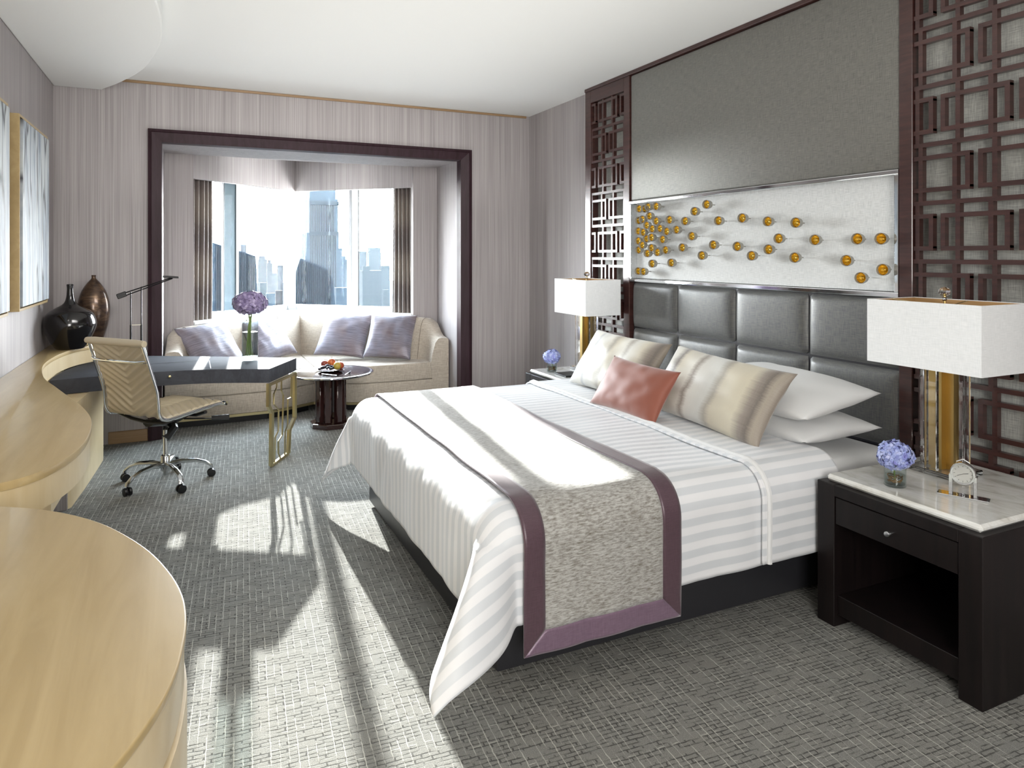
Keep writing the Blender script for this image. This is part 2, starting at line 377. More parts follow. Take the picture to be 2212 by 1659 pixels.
# dropped curved soffit over the console
sof = [(-.96, 6.565), (-.62, 6.565)]+[tuple(p) for p in smooth_closed([(-.604, 6.516, 0), (-.46, 6.21, 0), (-.282, 5.71, 0), (-.174, 5.15, 0), (-.135, 4.76, 0), (-.135, 4.30, 0), (-.175, 3.9, 0), (-.28, 3.3, 0), (-.48, 2.7, 0), (-.96, 2.2, 0)], 6, False)]
o = MB().prism([(p[0], p[1]) for p in sof], 2.89, 2.9945, .012, 3).build('ceiling_soffit', 'ceiling', None, True, 50); struct(o)
# thin wood trim where the back wall meets the ceiling, baseboard
struct(MB().box(-.50, 3.22, YB-.012, YB, 2.972, 2.994, .002).build('trim_1', 'maple_trim'))
struct(MB().box(-.58, -.292, YB-.014, YB, 0, .10, .003).build('baseboard_back_left', 'maple_trim'))
struct(MB().box(2.602, 3.24, YB-.014, YB, 0, .10, .003).build('baseboard_back_right', 'maple_trim'))
struct(MB().box(XL, XL+.014, -2.9, 2.2, 0, .10, .003).build('baseboard_left', 'maple_trim'))
struct(MB().box(XW-.014, XW, 5.30, YB-.02, 0, .10, .003).build('baseboard_right', 'maple_trim'))
# dark casing round the bay opening: mitred, with a canted face
cas = struct(thing('trim_8', None, None, (1.15, YB, 0)))
def casing_part(p, q, r_, s_):        # p,q outer edge; r_,s_ inner edge (x,z)
    secs = []
    for (ox, oz), (ix, iz) in ((p, r_), (q, s_)):
        L = lambda t: (ox+(ix-ox)*t, oz+(iz-oz)*t)
        secs.append([(*[L(0)[0]], YB-.001, L(0)[1]), (L(0)[0], YB-.034, L(0)[1]), (L(.2)[0], YB-.040, L(.2)[1]), (L(.26)[0], YB-.030, L(.26)[1]), (L(1)[0], YB-.012, L(1)[1]), (L(1)[0], YB+.10, L(1)[1]), (L(.93)[0], YB+.10, L(.93)[1]), (L(.93)[0], YB-.001, L(.93)[1])])
    return MB().loft(secs)
a_, b_ = (-.291, 0), (-.291, 2.60); c_, d_ = (2.60, 2.60), (2.60, 0)
ai, bi, ci, di = (-.188, 0), (-.188, 2.495), (2.488, 2.495), (2.488, 0)
casing_part(a_, b_, ai, bi).build('side_casing', 'casing', cas); casing_part(b_, c_, bi, ci).build('head_casing', 'casing', cas); casing_part(d_, c_, di, ci).build('side_casing', 'casing', cas)

# ------------------------------------------------------------------ the bay
YP = 7.30
VL, VA, VR = Vector((.06, 7.34)), Vector((1.13, 8.35)), Vector((2.22, 7.34))
nL = Vector((-(VA-VL).y, (VA-VL).x)).normalized(); nR = Vector(((VA-VR).y, -(VA-VR).x)).normalized()      # outward normals
def vplane(a, b, n, z0, z1, th, off=0):
    p = [a+n*off, b+n*off, b+n*(off+th), a+n*(off+th)]
    return MB().prism([tuple(q) for q in p], z0, z1)
struct(MB().box(OL-.1, OL, YB+.1, YP+.3, 0, 2.75).build('wall_bay_left', 'bay_paper'))
struct(MB().box(OR, OR+.1, YB+.1, YP+.3, 0, 2.75).build('wall_bay_right', 'bay_paper'))
o = MB().box(OL, VL.x, YP, YP+.08, 0, 2.6).build('wall_bay_panel_left', 'bay_paper'); struct(o)
o = MB().box(VR.x, OR, YP, YP+.08, 0, 2.6).build('wall_bay_panel_right', 'bay_paper'); struct(o)
mb = MB(); mb.prism([(OL, YB+.1), (OR, YB+.1), (OR, YP), (OL, YP)], 2.50, 2.55)
secs = [[(OL, YP, 2.5), (OR, YP, 2.5), (OR, YP, 2.6), (OL, YP, 2.6)], [(OL, 8.6, 2.66), (OR, 8.6, 2.66), (OR, 8.6, 2.76), (OL, 8.6, 2.76)]]
mb.loft(secs); struct(mb.build('ceiling_bay', 'bay_paper'))
A2 = VA+Vector((0, .0)); out = Vector((0, .085/((nL.y)))) 
for nm, a, n in (('left', VL, nL), ('right', VR, nR)):
    b0 = VA; b1 = VA+Vector((0, .06/n.y))
    p = [a, b0, b1, a+n*.06]
    struct(MB().prism([tuple(q) for q in p], 2.28, 2.64).build('wall_bay_header_'+nm, 'bay_paper'))
    b1 = VA+Vector((0, .30/n.y)); struct(MB().prism([tuple(q) for q in [a, b0, b1, a+n*.30]], 0, .88).build('wall_bay_low_'+nm, 'bay_paper'))
    struct(MB().prism([tuple(q) for q in [a-n*.02, b0-Vector((0, .02/n.y)), b1, a+n*.30]], .88, .905, .003).build('trim_2' if nm == 'left' else 'trim_3', 'sill'))
    # soffit pocket above the glass
    struct(MB().prism([tuple(q) for q in [a+n*.06, b0+Vector((0, .06/n.y)), b1, a+n*.30]], 2.40, 2.44).build('trim_4' if nm == 'left' else 'trim_5', 'sill'))
GO = .20                                               # glass plane offset behind the header face
def gpt(side, s, off=GO):                              # point on glass plane; s metres from the apex
    n, a = (nL, VL) if side == 'L' else (nR, VR)
    ap = VA+Vector((0, off/n.y)); d = (a-VA).normalized(); return ap+d*s
def gbox(side, s0, s1, o0, o1, z0, z1):
    return [tuple(q) for q in (gpt(side, s0, o0), gpt(side, s1, o0), gpt(side, s1, o1), gpt(side, s0, o1))], z0, z1
def s_at(px, side):                                    # distance along the glass plane seen at an image column
    u = (px-1106)/F_PX; ca, sa = math.cos(YAW), math.sin(YAW); d = Vector((u*ca+sa, ca-u*sa))
    p, e = gpt(side, 0), gpt(side, 1)-gpt(side, 0); t = (p.y*d.x-p.x*d.y)/(e.x*d.y-e.y*d.x); return t
for side, wname, mull in (('L', 'window_1', (483,)), ('R', 'window_2', (766,))):
    w = bpy.data.objects.new(wname, None); COL.objects.link(w); w.location = (*gpt(side, .7), .905); struct(w)
    LEN = 1.62
    MB().prism(*gbox(side, -.0, LEN, GO-.03, GO+.04, .905, .96)).build('frame_rail', 'white_frame', w)
    MB().prism(*gbox(side, -.0, LEN, GO-.03, GO+.04, 2.36, 2.42)).build('frame_rail', 'white_frame', w)
    if side == 'L':
        ms = s_at(481, 'L'); segs = [(.045, ms-.01), (ms+.01, LEN)]
        MB().prism(*gbox('L', ms-.012, ms+.012, GO-.05, GO+.05, .96, 2.40)).build('mullion', 'grey_frame', w)
        MB().prism(*gbox('L', ms-.020, ms-.013, GO-.052, GO+.05, .96, 2.40)).build('gasket', 'black', w)
        s0 = s_at(607, 'L'); MB().prism(*gbox('L', .02, .075, GO-.035, GO+.035, .96, 2.40)).build('jamb', 'white_frame', w)
    else:
        ms = s_at(766, 'R'); segs = [(.05, ms-.035), (ms+.035, LEN)]
        MB().prism(*gbox('R', ms-.055, ms+.030, GO-.04, GO+.04, .96, 2.40)).build('mullion', 'white_frame', w)
        MB().prism(*gbox('R', ms-.085, ms-.056, GO-.045, GO+.04, .96, 2.40)).build('mullion', 'grey_frame', w)
        MB().prism(*gbox('R', ms+.031, ms+.042, GO-.045, GO+.04, .96, 2.40)).build('gasket', 'black', w)
        MB().prism(*gbox('R', .0, .045, GO-.03, GO+.03, .96, 2.40)).build('jamb', 'white_frame', w)
    for s0, s1 in segs:
        MB().prism(*gbox(side, s0, s1, GO-.004, GO+.004, .955, 2.37)).build('pane', 'glass', w)
struct(MB().box(1.13-.055, 1.13+.03, 8.50, 8.56, .90, 2.42, .006).build('trim_6', 'grey_frame'))
# blue-grey pillar standing just outside the left window
sA, sB = s_at(511, 'L'), s_at(485, 'L')
o = MB().prism(*gbox('L', sA, sB, GO+.06, GO+.20, -2.0, 3.2)).build('facade_pillar', 'pillar_panel'); struct(o)
o = MB().prism(*gbox('L', sA-.035, sA-.002, GO+.05, GO+.20, -2.0, 3.2)).build('facade_fin', 'white_frame'); struct(o)
# curtains
def curtain(name, label, a, b, n, folds, seed):
    rnd = random.Random(seed); ph = [rnd.uniform(-.5, .5) for _ in range(folds+2)]
    d = (b-a); L = d.length; d = d/L
    def fn(u, v):
        z = .46+v*(2.385-.46); k = u*folds; amp = .032+.006*math.sin(k*1.7+seed)
        w = math.sin(2*PI*k+ph[int(k)]*.6)*amp*(.75+.25*v)
        sway = .012*math.sin(v*3+u*5+seed)*(1-v)
        p = a+d*(u*L+sway+.35*amp*math.cos(2*PI*k*1.0))+n*(.055+w)
        return Vector((p.x, p.y, z))
    o = MB().grid(fn, folds*14, 12).build(name, 'curtain', None, True, 180)
    so_ = o.modifiers.new('thick', 'SOLIDIFY'); so_.thickness = .004
    return tag(o, label, 'curtain')
curtain('curtain', 'brown plaid gathered curtain at the left end of the bay window', VL+nL*.06+(VA-VL).normalized()*.005, VL+nL*.06+(VA-VL).normalized()*.33, nL, 6, 1)
curtain('curtain', 'brown plaid gathered curtain at the right end of the bay window', VR+nR*.06+(VA-VR).normalized()*.29, VR+nR*.06+(VA-VR).normalized()*.005, nR, 6, 4)

# ------------------------------------------------------------------ the headboard wall joinery
def P3(Yc, Z): return (XF, Yc, Z)
hw = thing('upper_wall_panel', 'tall grey silk padded wall panel above the gold cup artwork', 'wall panel', (XF, 3.46, 1.97))
MB().box(XF, XW, 2.312, 4.608, 1.972, 2.962, .012, seg=3).build('padded_face', 'padded', hw, True)
struct(MB().box(XF-.02, XW, 2.24, 5.285, 2.966, ZC-.001, .003).build('trim_7', 'mahogany'))
# art niche: linen field, chrome frame, gold cups
art = thing('cup_artwork', 'wide chrome framed linen panel studded with gold cups above the bed', 'artwork', (XF, 3.46, 1.35))
MB().box(3.222, XW, 2.335, 4.585, 1.365, 1.945).build('linen_field', 'field', art)
fr = .024
for (y0, y1, z0, z1) in ((2.31, 4.61, 1.945, 1.970), (2.31, 4.61, 1.338, 1.363), (2.31, 2.334, 1.363, 1.945), (4.586, 4.61, 1.363, 1.945)):
    MB().box(XF-.014, XW-.002, y0, y1, z0, z1, .004, seg=2).build('frame_bar', 'chrome', art)
cups = [(4.358,1.895),(4.315,1.908),(4.216,1.905),(4.298,1.838),(4.387,1.817),(4.332,1.77),(4.216,1.797),(4.058,1.799),(3.886,1.782),(3.787,1.844),(3.665,1.883),(4.265,1.741),(4.171,1.741),(4.092,1.717),(3.979,1.725),(4.378,1.718),(4.336,1.669),(4.273,1.678),(4.14,1.66),(3.815,1.676),(3.551,1.77),(3.337,1.777),(3.126,1.747),(2.915,1.731),(4.389,1.622),(4.273,1.6),(4.2,1.567),(4.104,1.583),(3.916,1.599),(4.324,1.559),(3.6,1.614),(3.38,1.601),(3.042,1.644),(3.12,1.581),(3.257,1.543),(2.782,1.631),(2.515,1.631),(2.38,1.629),(3.712,1.544),(2.923,1.533),(2.58,1.519),(2.37,1.475),(2.495,1.431),(4.265,1.483),(4.039,1.492),(4.375,1.422),(4.43,1.90),(4.435,1.81),(4.44,1.73),(4.44,1.655),(4.435,1.585),(4.44,1.424)]
cup0 = None; CAX = (-1, -.25, .0)
for i, (y, z) in enumerate(cups):
    if cup0 is None:
        c = MB(); R0 = .030
        c.lathe([(.004, -.028), (.006, -.025), (.016, -.022), (.026, -.008), (R0, .012), (R0, .030), (R0-.002, .030), (R0-.003, .012), (.024, -.004), (.014, -.016), (.002, -.019)], (3.150, y, z), 20, CAX, 1, False)
        c.lathe([(.003, -.07), (.003, -.026)], (3.150, y, z), 8, CAX)
        cup0 = c.build('cup', 'bronze_cup', art, True, 60); base_loc = (y, z)
        g = MB().lathe([(.0295, .0301), (.0275, .012), (.0235, -.003), (.0135, -.0150), (.001, -.0185), (.0005, -.0180), (.013, -.0143), (.023, -.0022), (.027, .0125), (.029, .0303)], (3.150, y, z), 20, CAX, 1, False)
        g.sphere((3.158, y+.003, z), .006, 8)
        lin0 = g.build('cup_lining', 'gold', cup0, True, 60)
    else:
        c = cup0.copy(); COL.objects.link(c); c.location = cup0.location+Vector((0, y-base_loc[0], z-base_loc[1])); c.parent = art
        l2 = lin0.copy(); COL.objects.link(l2); l2.parent = c
# headboard: eight padded tiles and a lower padded strip
hb = thing('headboard', 'grey silk padded headboard of large square tiles behind the bed', 'headboard', (XF, 3.46, .2))
MB().box(XF+.03, XW-.001, 2.31, 4.61, .20, 1.334).build('backing', 'dark_leather', hb)
ys = [4.608, 4.058, 3.471, 2.889, 2.312]; first = None
def tile_bm(y0, y1, z0, z1, bulge=.03):
    def fn(u, v):
        a, b = 2*u-1, 2*v-1
        hgt = ((1-abs(a)**9)*(1-abs(b)**9))**.5 if abs(a) < 1 and abs(b) < 1 else 0
        pill = (1-a*a)*.35+(1-b*b)*.35+.3
        return Vector((XF+.032-.024*hgt-bulge*.5*hgt*pill, y0+(y1-y0)*u, z0+(z1-z0)*v))
    m = MB(); m.grid(fn, 30, 22)
    return m
for r_, (z0, z1) in enumerate(((.983, 1.330), (.585, .975))):
    for i in range(4):
        y1, y0 = ys[i]-.004, ys[i+1]+.004
        tile_bm(y1, y0, z0, z1).build('tile', 'tile_silk', hb, True, 180)
MB().box(XF+.005, XF+.035, 2.316, 4.606, .22, .577, .012, seg=3).build('lower_strip', 'dark_leather', hb, True)
# lattice screens with dark cloth behind
def lattice(label, y_lo, y_hi, frames, gapsA, gapsB, side):
    t = thing('lattice_screen', label, 'lattice', (XF, (y_lo+y_hi)/2, 0))
    for nm, y0, y1, z0, z1 in frames: MB().box(XF-.012, XW-.001, y0, y1, z0, z1, .003).build(nm, 'mahogany', t)
    MB().box(XW-.014, XW-.001, y_lo, y_hi, 0.0, 2.966).build('backing_cloth', 'lattice_cloth', t)
    Bw, D0, D1 = .021, XF-.002, XF+.026
    bars = []
    def bar(y0, y1, z0, z1, dx=0):
        y0, y1 = max(y0, y_lo), min(y1, y_hi)
        if y1-y0 < .004: return
        MB().box(D0+dx, D1+dx, y0, y1, max(z0, .02), min(z1, 2.964)).build('bar', 'mahogany', t)
    pitch = .2765; Q = .338
    rows = [2.623+pitch-k*pitch for k in range(0, 11)]
    for z in rows: bar(y_lo, y_hi, z-Bw/2, z+Bw/2)
    for k, zt in enumerate([3.18]+rows):
        zb = zt-pitch if k else rows[0]
        isA = (k % 2 == 0)
        if k == 0: zt = zb+pitch
        gaps = gapsA if isA else gapsB
        for g in gaps:
            for s in (-1, 1):
                yv = g+s*.278*Q*(.93 if isA else 1.03)
                if y_lo+.004 < yv < y_hi-.004 and zb < 2.95: bar(yv-Bw/2, yv+Bw/2, zb+Bw/2, min(zt, 2.966)-Bw/2, .0005)
        gs = sorted(gaps)
        for g0, g1 in zip(gs, gs[1:]):
            a, b, zl, zh = g0+.018, g1-.018, zb+.062, zt-.062
            if b < y_lo or a > y_hi: continue
            for z in (zl, zh):
                if z < 2.95: bar(a, b, z-Bw/2, z+Bw/2, -.0006)
            for yv in (a+Bw/2, b-Bw/2):
                if y_lo < yv < y_hi and zl < 2.95: bar(yv-Bw/2, yv+Bw/2, zl, min(zh, 2.966), -.0009)
    return t
gB = [2.123-.338*k for k in range(-1, 4)]; gA = [1.953-.338*k for k in range(-1, 4)]
lattice('dark red-brown lattice screen right of the bed, rising past the bedside lamp', 1.35, 2.238, [('stile', 2.2385, 2.309, 0, 2.966)], gA, gB, 'R')
gB2 = [5.11+.33*k for k in range(-3, 3)]; gA2 = [4.945+.33*k for k in range(-3, 3)]
lattice('narrow dark lattice screen left of the bed by the window corner', 4.69, 5.195, [('stile', 4.69-.078, 4.69, 0, 2.966), ('stile', 5.195, 5.285, 0, 2.966), ('rail', 4.69, 5.195, 2.86, 2.966)], gA2, gB2, 'L')

# ------------------------------------------------------------------ paintings on the left wall
def painting(label, y0, y1, seed):
    z0, z1 = 1.21, 2.39
    t = thing('painting', label, 'painting', (-.958, (y0+y1)/2, z0))
    M['art%d' % seed] = painting_mat('canvas_%d' % seed, seed)
    for (a, b, c, d) in ((y0, y0+.016, z0, z1), (y1-.016, y1, z0, z1), (y0+.016, y1-.016, z0, z0+.016), (y0+.016, y1-.016, z1-.016, z1)):
        MB().box(-.959, -.900, a, b, c, d, .001).build('frame_bar', 'maple', t)
    MB().box(-.959, -.93, y0+.016, y1-.016, z0+.016, z1-.016).build('shadow_gap', 'black', t)
    m = MB(); m.grid(lambda u, v: Vector((-.908, y1-.028-(y1-y0-.056)*u, z0+.028+(z1-z0-.056)*v)), 1, 1, lambda u, v: (1-u, v)); 
    o = m.build('canvas', 'art%d' % seed, t); sm = o.modifiers.new('t', 'SOLIDIFY'); sm.thickness = .02; sm.offset = -1
painting('abstract grey-blue canvas in a deep blond wood frame, the one nearer the window', 5.0, 5.93, 3)
painting('abstract grey-blue canvas in a deep blond wood frame, cut by the left picture edge', 3.78, 4.71, 8)

# ------------------------------------------------------------------ console along the left wall
front = [(-.50, 6.55), (-.618, 6.33), (-.745, 6.10), (-.805, 5.83), (-.828, 5.52), (-.815, 5.20), (-.738, 4.743), (-.63, 4.384), (-.523, 4.041), (-.429, 3.733), (-.368, 3.456), (-.346, 3.20), (-.352, 2.96), (-.395, 2.765), (-.47, 2.635), (-.60, 2.57)]
fc = [tuple(p[:2]) for p in smooth_closed([(x, y, 0) for x, y in front], 6, False)]
cpoly = [(-.958, 6.56), (-.497, 6.56)]+fc+[(-.958, 2.56)]
con = thing('console', 'long wavy blond maple wall console carrying the two vases', 'console', (-.75, 4.5, 0))
MB().prism(cpoly, .822, .85, .004).build('top', 'maple', con, True, 50)
MB().prism(inset(cpoly, .006), .722, .821).build('apron', 'maple_pale', con, True, 50)
ped = [(-.955, 6.15), (-.575, 6.15), (-.570, 6.08), (-.585, 5.8), (-.61, 5.4), (-.640, 5.03), (-.655, 5.0), (-.955, 5.0)]
MB().prism(ped, 0, .616).build('pedestal', 'maple_pale', con, True, 60)
MB().box(-.80, -.657, 4.985, 4.999, 0.0, .70).build('papered_panel', 'bay_paper', con)
MB().prism([(-.955, 6.14), (-.83, 6.14), (-.83, 5.0), (-.955, 5.0)], .616, .7215).build('pedestal_block', 'maple_pale', con)
MB().prism([(-.955, 4.985), (-.62, 4.6), (-.45, 3.8), (-.42, 3.3), (-.43, 2.9), (-.52, 2.68), (-.955, 2.62)], .64, .7215).build('under_apron', 'maple_pale', con)
# near cabinet, lower left
nf = [(-.96+.03, 2.43), (-.70, 2.43), (-.56, 2.405), (-.472, 2.366), (-.374, 2.298), (-.287, 2.216), (-.2, 2.103), (-.128, 1.971), (-.072, 1.841), (-.03, 1.704), (-.007, 1.59), (0, 1.49), (-.004, 1.40), (-.016, 1.30), (-.041, 1.205), (-.093, 1.09), (-.17, .98), (-.28, .87), (-.42, .78), (-.60, .72), (-.93, .70)]
nc = [tuple(p[:2]) for p in smooth_closed([(x, y, 0) for x, y in nf], 6, False)]
npoly = nc+[(-.958, .70), (-.958, 2.43)]
npoly = npoly[::-1]
cab = thing('curved_cabinet', 'round-ended blond maple cabinet in the lower left foreground', 'cabinet', (-.5, 1.55, 0))
MB().prism(npoly, .832, .85, .004, 3).build('top', 'maple', cab, True, 50)
MB().prism(inset(npoly, .004), .735, .831).build('drawer_band', 'maple_pale', cab, True, 50)
MB().prism(inset(npoly, .018), .722, .735).build('shadow_gap', 'maple_trim', cab, True, 50)
MB().prism(inset(npoly, -.001), .08, .722, .003).build('body', 'maple_pale', cab, True, 50)
MB().prism(inset(npoly, .03), 0, .08).build('plinth', 'maple_trim', cab, True, 50)
# vases
def vase(name, label, c, prof, m, n=40):
    return tag(MB().lathe(prof, c, n).build(name, m, None, True, 180), label, 'vase')
def spl(pr, per=6): return [(p.x, p.y) for p in smooth_closed([(a, b, 0) for a, b in pr], per, False)]
M['ceramic_black'] = mat('ceramic_black', '#1d1b1b', .16, .45, coat=.6)
mv = mat('vase_bronze', '#5a4636', .28, .55, coat=.3); k = N(mv); k.base(k.ramp(k.noise(k.coord('Object', (6, 6, 14)), 1.5, 6, .7, .6), [(.35, '#33251d'), (.55, '#5d4838'), (.7, '#8c7359')])); M['vase_bronze'] = mv
vase('vase', 'squat black glazed vase with a narrow neck on the console', (-.785, 6.10, .8505), spl([(.085, 0), (.10, .012), (.135, .07), (.168, .15), (.172, .20), (.150, .262), (.10, .30), (.045, .335), (.026, .38), (.021, .44), (.023, .475), (.019, .475), (.017, .44)]), 'ceramic_black')
vase('vase', 'tall bronze bottle vase behind the black vase on the console', (-.665, 6.40, .8505), spl([(.055, 0), (.062, .01), (.075, .06), (.10, .15), (.113, .25), (.108, .33), (.085, .41), (.05, .47), (.025, .50), (.015, .515), (.016, .535), (.013, .535), (.010, .51)]), 'vase_bronze')

# ------------------------------------------------------------------ desk
dk = thing('writing_desk', 'dark slate-stained writing desk tucked under the curve of the console', 'desk', (.1, 5.8, 0))
edge_f = smooth_closed([(.356, 5.428, 0), (.143, 5.505, 0), (-.12, 5.545, 0), (-.484, 5.522, 0), (-.71, 5.489, 0), (-.818, 5.462, 0)], 5, False)
dpoly = [(.545, 5.343), (.50, 5.358)]+[tuple(p[:2]) for p in edge_f]+[(-.822, 5.6), (-.79, 5.90), (-.735, 6.12), (-.61, 6.36), (-.54, 6.47), (-.30, 6.475), (-.15, 6.39), (.33, 6.12), (.80, 5.827)]
dpoly = dpoly[::-1]
MB().prism(dpoly, .619, .7195, .003).build('top', 'slate_wood', dk, True, 30)
# drawer front, lid line and knob
def seg_strip(pts, z0, z1, off, th):
    m = MB(); pts = [Vector(p) for p in pts]; secs = []
    for i, p in enumerate(pts):
        t = (pts[min(i+1, len(pts)-1)]-pts[max(i-1, 0)]).normalized(); n = Vector((t.y, -t.x)) 
        if n.y > 0: n = -n
        a = p+n*off; b = p+n*(off-th); secs.append([(a.x, a.y, z0), (a.x, a.y, z1), (b.x, b.y, z1), (b.x, b.y, z0)])
    return m.loft(secs)
dfr = seg_strip([(.155, 5.500), (.09, 5.522), (0, 5.543), (-.12, 5.556), (-.30, 5.546)], .636, .712, .0035, .01).build('drawer', 'slate_wood', dk)
MB().lathe([(.004, -.012), (.004, .012), (.008, .014), (.010, .020), (.008, .026), (.003, .028)], (-.108, 5.545, .685), 14, (0, -1, 0)).build('knob', 'brass', dfr, True)
MB().box(-.30, .16, 5.97, 5.975, .7195, .7203).box(.158, .163, 5.56, 5.975, .7195, .7203).build('lid_groove', 'black', dk)
# brass fretwork leg
A0 = Vector((.553, 5.35)); dA = Vector((math.cos(R(61)), math.sin(R(61))))
def LP(u, z): q = A0+dA*u; return (q.x, q.y, max(z, .012))
leg = thing('brass_leg_root', '', ''); bpy.data.objects.remove(leg)
legs = [('post', [(-.030, .618), (-.034, .455), (.022, .392), (.012, .0)], .014), ('post', [(.462, .618), (.462, .262), (.352, .185), (.330, .0)], .014), ('top_rail', [(-.03, .606), (.465, .606)], .010), ('foot_rail', [(.01, .012), (.332, .012)], .012),
        ('fret', [(.115, .60), (.111, .56), (.06, .522), (.06, .45), (.148, .389), (.141, .233), (.085, .2), (.072, .015)], .005), ('fret', [(.201, .60), (.201, .518), (.238, .48), (.217, .184), (.143, .155), (.143, .064), (.179, .023), (.175, .01)], .005),
        ('fret', [(.397, .60), (.392, .434), (.327, .434), (.322, .232), (.273, .194), (.265, .01)], .005)]
lg = MB().box(-.0, .0001, 0, .0001, 0, .0001)
legf = None
for nm, pts, r_ in legs:
    m = MB().tube([LP(u, z) for u, z in pts], r_*1.25, 4)
    if nm == 'top_rail': legf = m.build('leg_frame', 'brass', dk)
    else:
        o = m.build(nm, 'brass', dk)
lg.bm.free()
# task lamp on desk
tl = thing('desk_lamp', 'thin black counterbalanced arm lamp on the writing desk', 'lamp', (-.355, 6.15, .7205))
MB().lathe([(.055, 0), (.058, .004), (.056, .022), (.03, .026), (.004, .026)], (-.355, 6.15, .7205), 24).build('base', 'black_metal', tl, True)
for x in (-.391, -.319):
    MB().tube([(x, 6.15, .735), (x, 6.15, 1.26+.04*(x > -.35))], .0048, 6).build('rod', 'black_metal', tl)
    MB().tube([(x, 6.15, .735), (x, 6.15, 1.005)], .007, 6).build('sleeve', 'black_metal', tl)
MB().box(-.391, -.319, 6.147, 6.153, 1.003, 1.007).build('link', 'chrome', tl)
for dz in (0, .022):
    MB().tube([(-.425, 6.145, 1.235+dz), (-.10, 6.145, 1.362+dz*.4)], .005, 6).build('arm', 'black_metal', tl)
MB().box(-.034, .034, -.022, .022, -.020, .020, .004, rot=Matrix.Rotation(R(-21), 4, 'Y'), at=(-.452, 6.15, 1.238)).build('counterweight', 'black_metal', tl)
MB().box(-.065, .05, -.022, .022, -.007, .008, .004, rot=Matrix.Rotation(R(4), 4, 'Y'), at=(-.105, 6.15, 1.372)).build('lamp_head', 'black_metal', tl)

# ------------------------------------------------------------------ flowers
def hydrangea(label, c, r, flat, petal, nf, stems=(), leafs=0, group=None, seed=1, twigs=None):
    t = thing('hydrangea', label, 'flowers', (c[0], c[1], c[2]), group); rnd = random.Random(seed); m = MB(); C0 = Vector(c)
    for i in range(nf):
        z = 1-2*(i+.5)/nf; ph = i*2.39996; z = max(z, -.75) if z < -.75 else z
        n = Vector((math.cos(ph)*math.sqrt(1-z*z), math.sin(ph)*math.sqrt(1-z*z), z)); n = (n+Vector([rnd.uniform(-.12, .12) for _ in range(3)])).normalized()
        rr = r*rnd.uniform(.86, 1.06); p = C0+Vector((n.x*rr, n.y*rr, n.z*rr*flat)); a = n.orthogonal().normalized(); b = n.cross(a); an = rnd.uniform(0, PI); s = r*rnd.uniform(.26, .36)
        for kk in range(4):
            ang = an+kk*PI/2; d = a*math.cos(ang)+b*math.sin(ang); e = n.cross(d)
            v = [p, p+d*s*.45+e*s*.36+n*s*.14, p+d*s*.95+n*s*rnd.uniform(-.1, .3), p+d*s*.45-e*s*.36+n*s*.14]
            m.bm.faces.new([m.bm.verts.new(q) for q in v])
    m.sphere(c, r*.8, 12, (1, 1, flat)); tag(m.build('flower_head', petal, t, True, 180), kind='stuff')
    for k_, st in enumerate(stems): MB().tube(smooth_closed(st, 4, False), .0035 if r < .1 else .004, 6).build('stem', 'stem', t, True)
    if twigs:
        for q in range(9):
            a = rnd.uniform(0, PI*2); pts = [(twigs[0]+twigs[3]*.8*math.cos(a+w*1.3), twigs[1]+twigs[3]*.8*math.sin(a+w*1.3), twigs[2]+.008+.028*((q*.37+w*.2) % 1)) for w in range(4)]
            MB().tube(smooth_closed(pts, 3, False), .0022, 5).build('twig', 'twig', t, True)
    return t
vx, vy = .455, 5.88
v = thing('glass_vase', 'tall clear cylinder vase on the writing desk', 'vase', (vx, vy, .7205))
MB().lathe([(.060, 0), (.062, .004), (.062, .375), (.059, .375), (.0585, .024), (.01, .020)], (vx, vy, .7205), 32).build('vase_body', 'vase_glass', v, True, 50)
MB().lathe([(.0575, .0255), (.0575, .22)], (vx, vy, .7205), 28).build('water', 'water', v, True, 50)
hydrangea('dusky purple hydrangea head in the tall glass vase', (vx, vy, 1.168), .125, .66, 'petal_plum', 190,
          [[(vx+.018*math.cos(q*1.7), vy+.018*math.sin(q*1.7), 1.11), (vx+.004*q-.01, vy, 1.0), (vx-.02+.006*q, vy+.01*math.sin(q), .87), (vx-.03+.012*q, vy+.02*math.cos(q*2), .748)] for q in range(5)], seed=3)

# ------------------------------------------------------------------ desk chair
TH = R(40); fx = Vector((math.cos(TH), math.sin(TH), 0)); lx = Vector((-math.sin(TH), math.cos(TH), 0))
R0p = Vector((-.16, 5.01, 0)); CW = .52
cc = Vector((-.13, 5.30, 0))
ch = thing('desk_chair', 'cream leather swivel desk chair with chevron ribbing and chrome frame', 'chair', tuple(cc))
prof = [(-.115, .985), (-.085, .90), (-.045, .78), (-.012, .68), (.0, .60), (.004, .54), (.022, .497), (.065, .478), (.14, .478), (.28, .490), (.42, .500), (.50, .502), (.535, .495)]
prs = smooth_closed([(a, b, 0) for a, b in prof], 8, False)
def cp(s, z, w): q = R0p+fx*s+lx*(w*CW); return Vector((q.x, q.y, z))
lens = [0]
for a, b in zip(prs, prs[1:]): lens.append(lens[-1]+(b-a).length)
def upf(u, v):
    L = u*lens[-1]; i = max(j for j in range(len(lens)) if lens[j] <= L+1e-9); i = min(i, len(prs)-2); f = (L-lens[i])/(lens[i+1]-lens[i]); q = prs[i].lerp(prs[i+1], f)
    t = (prs[i+1]-prs[i]).normalized(); nrm = Vector((t.y, -t.x))            # (s,z) normal
    w = abs(v-.5)*2; ph = (L+.27*CW*w+.10)/.050
    rib = abs(math.sin(PI*ph))**.5*.012*(1 if .02 < v < .98 else .2)
    return cp(q.x, q.y, .03+.94*v)+(fx*nrm.x+Vector((0, 0, nrm.y)))*(-rib)
m = MB(); m.grid(upf, 420, 48); up_ = m.build('sling_seat', 'cream_leather', ch, True, 180)
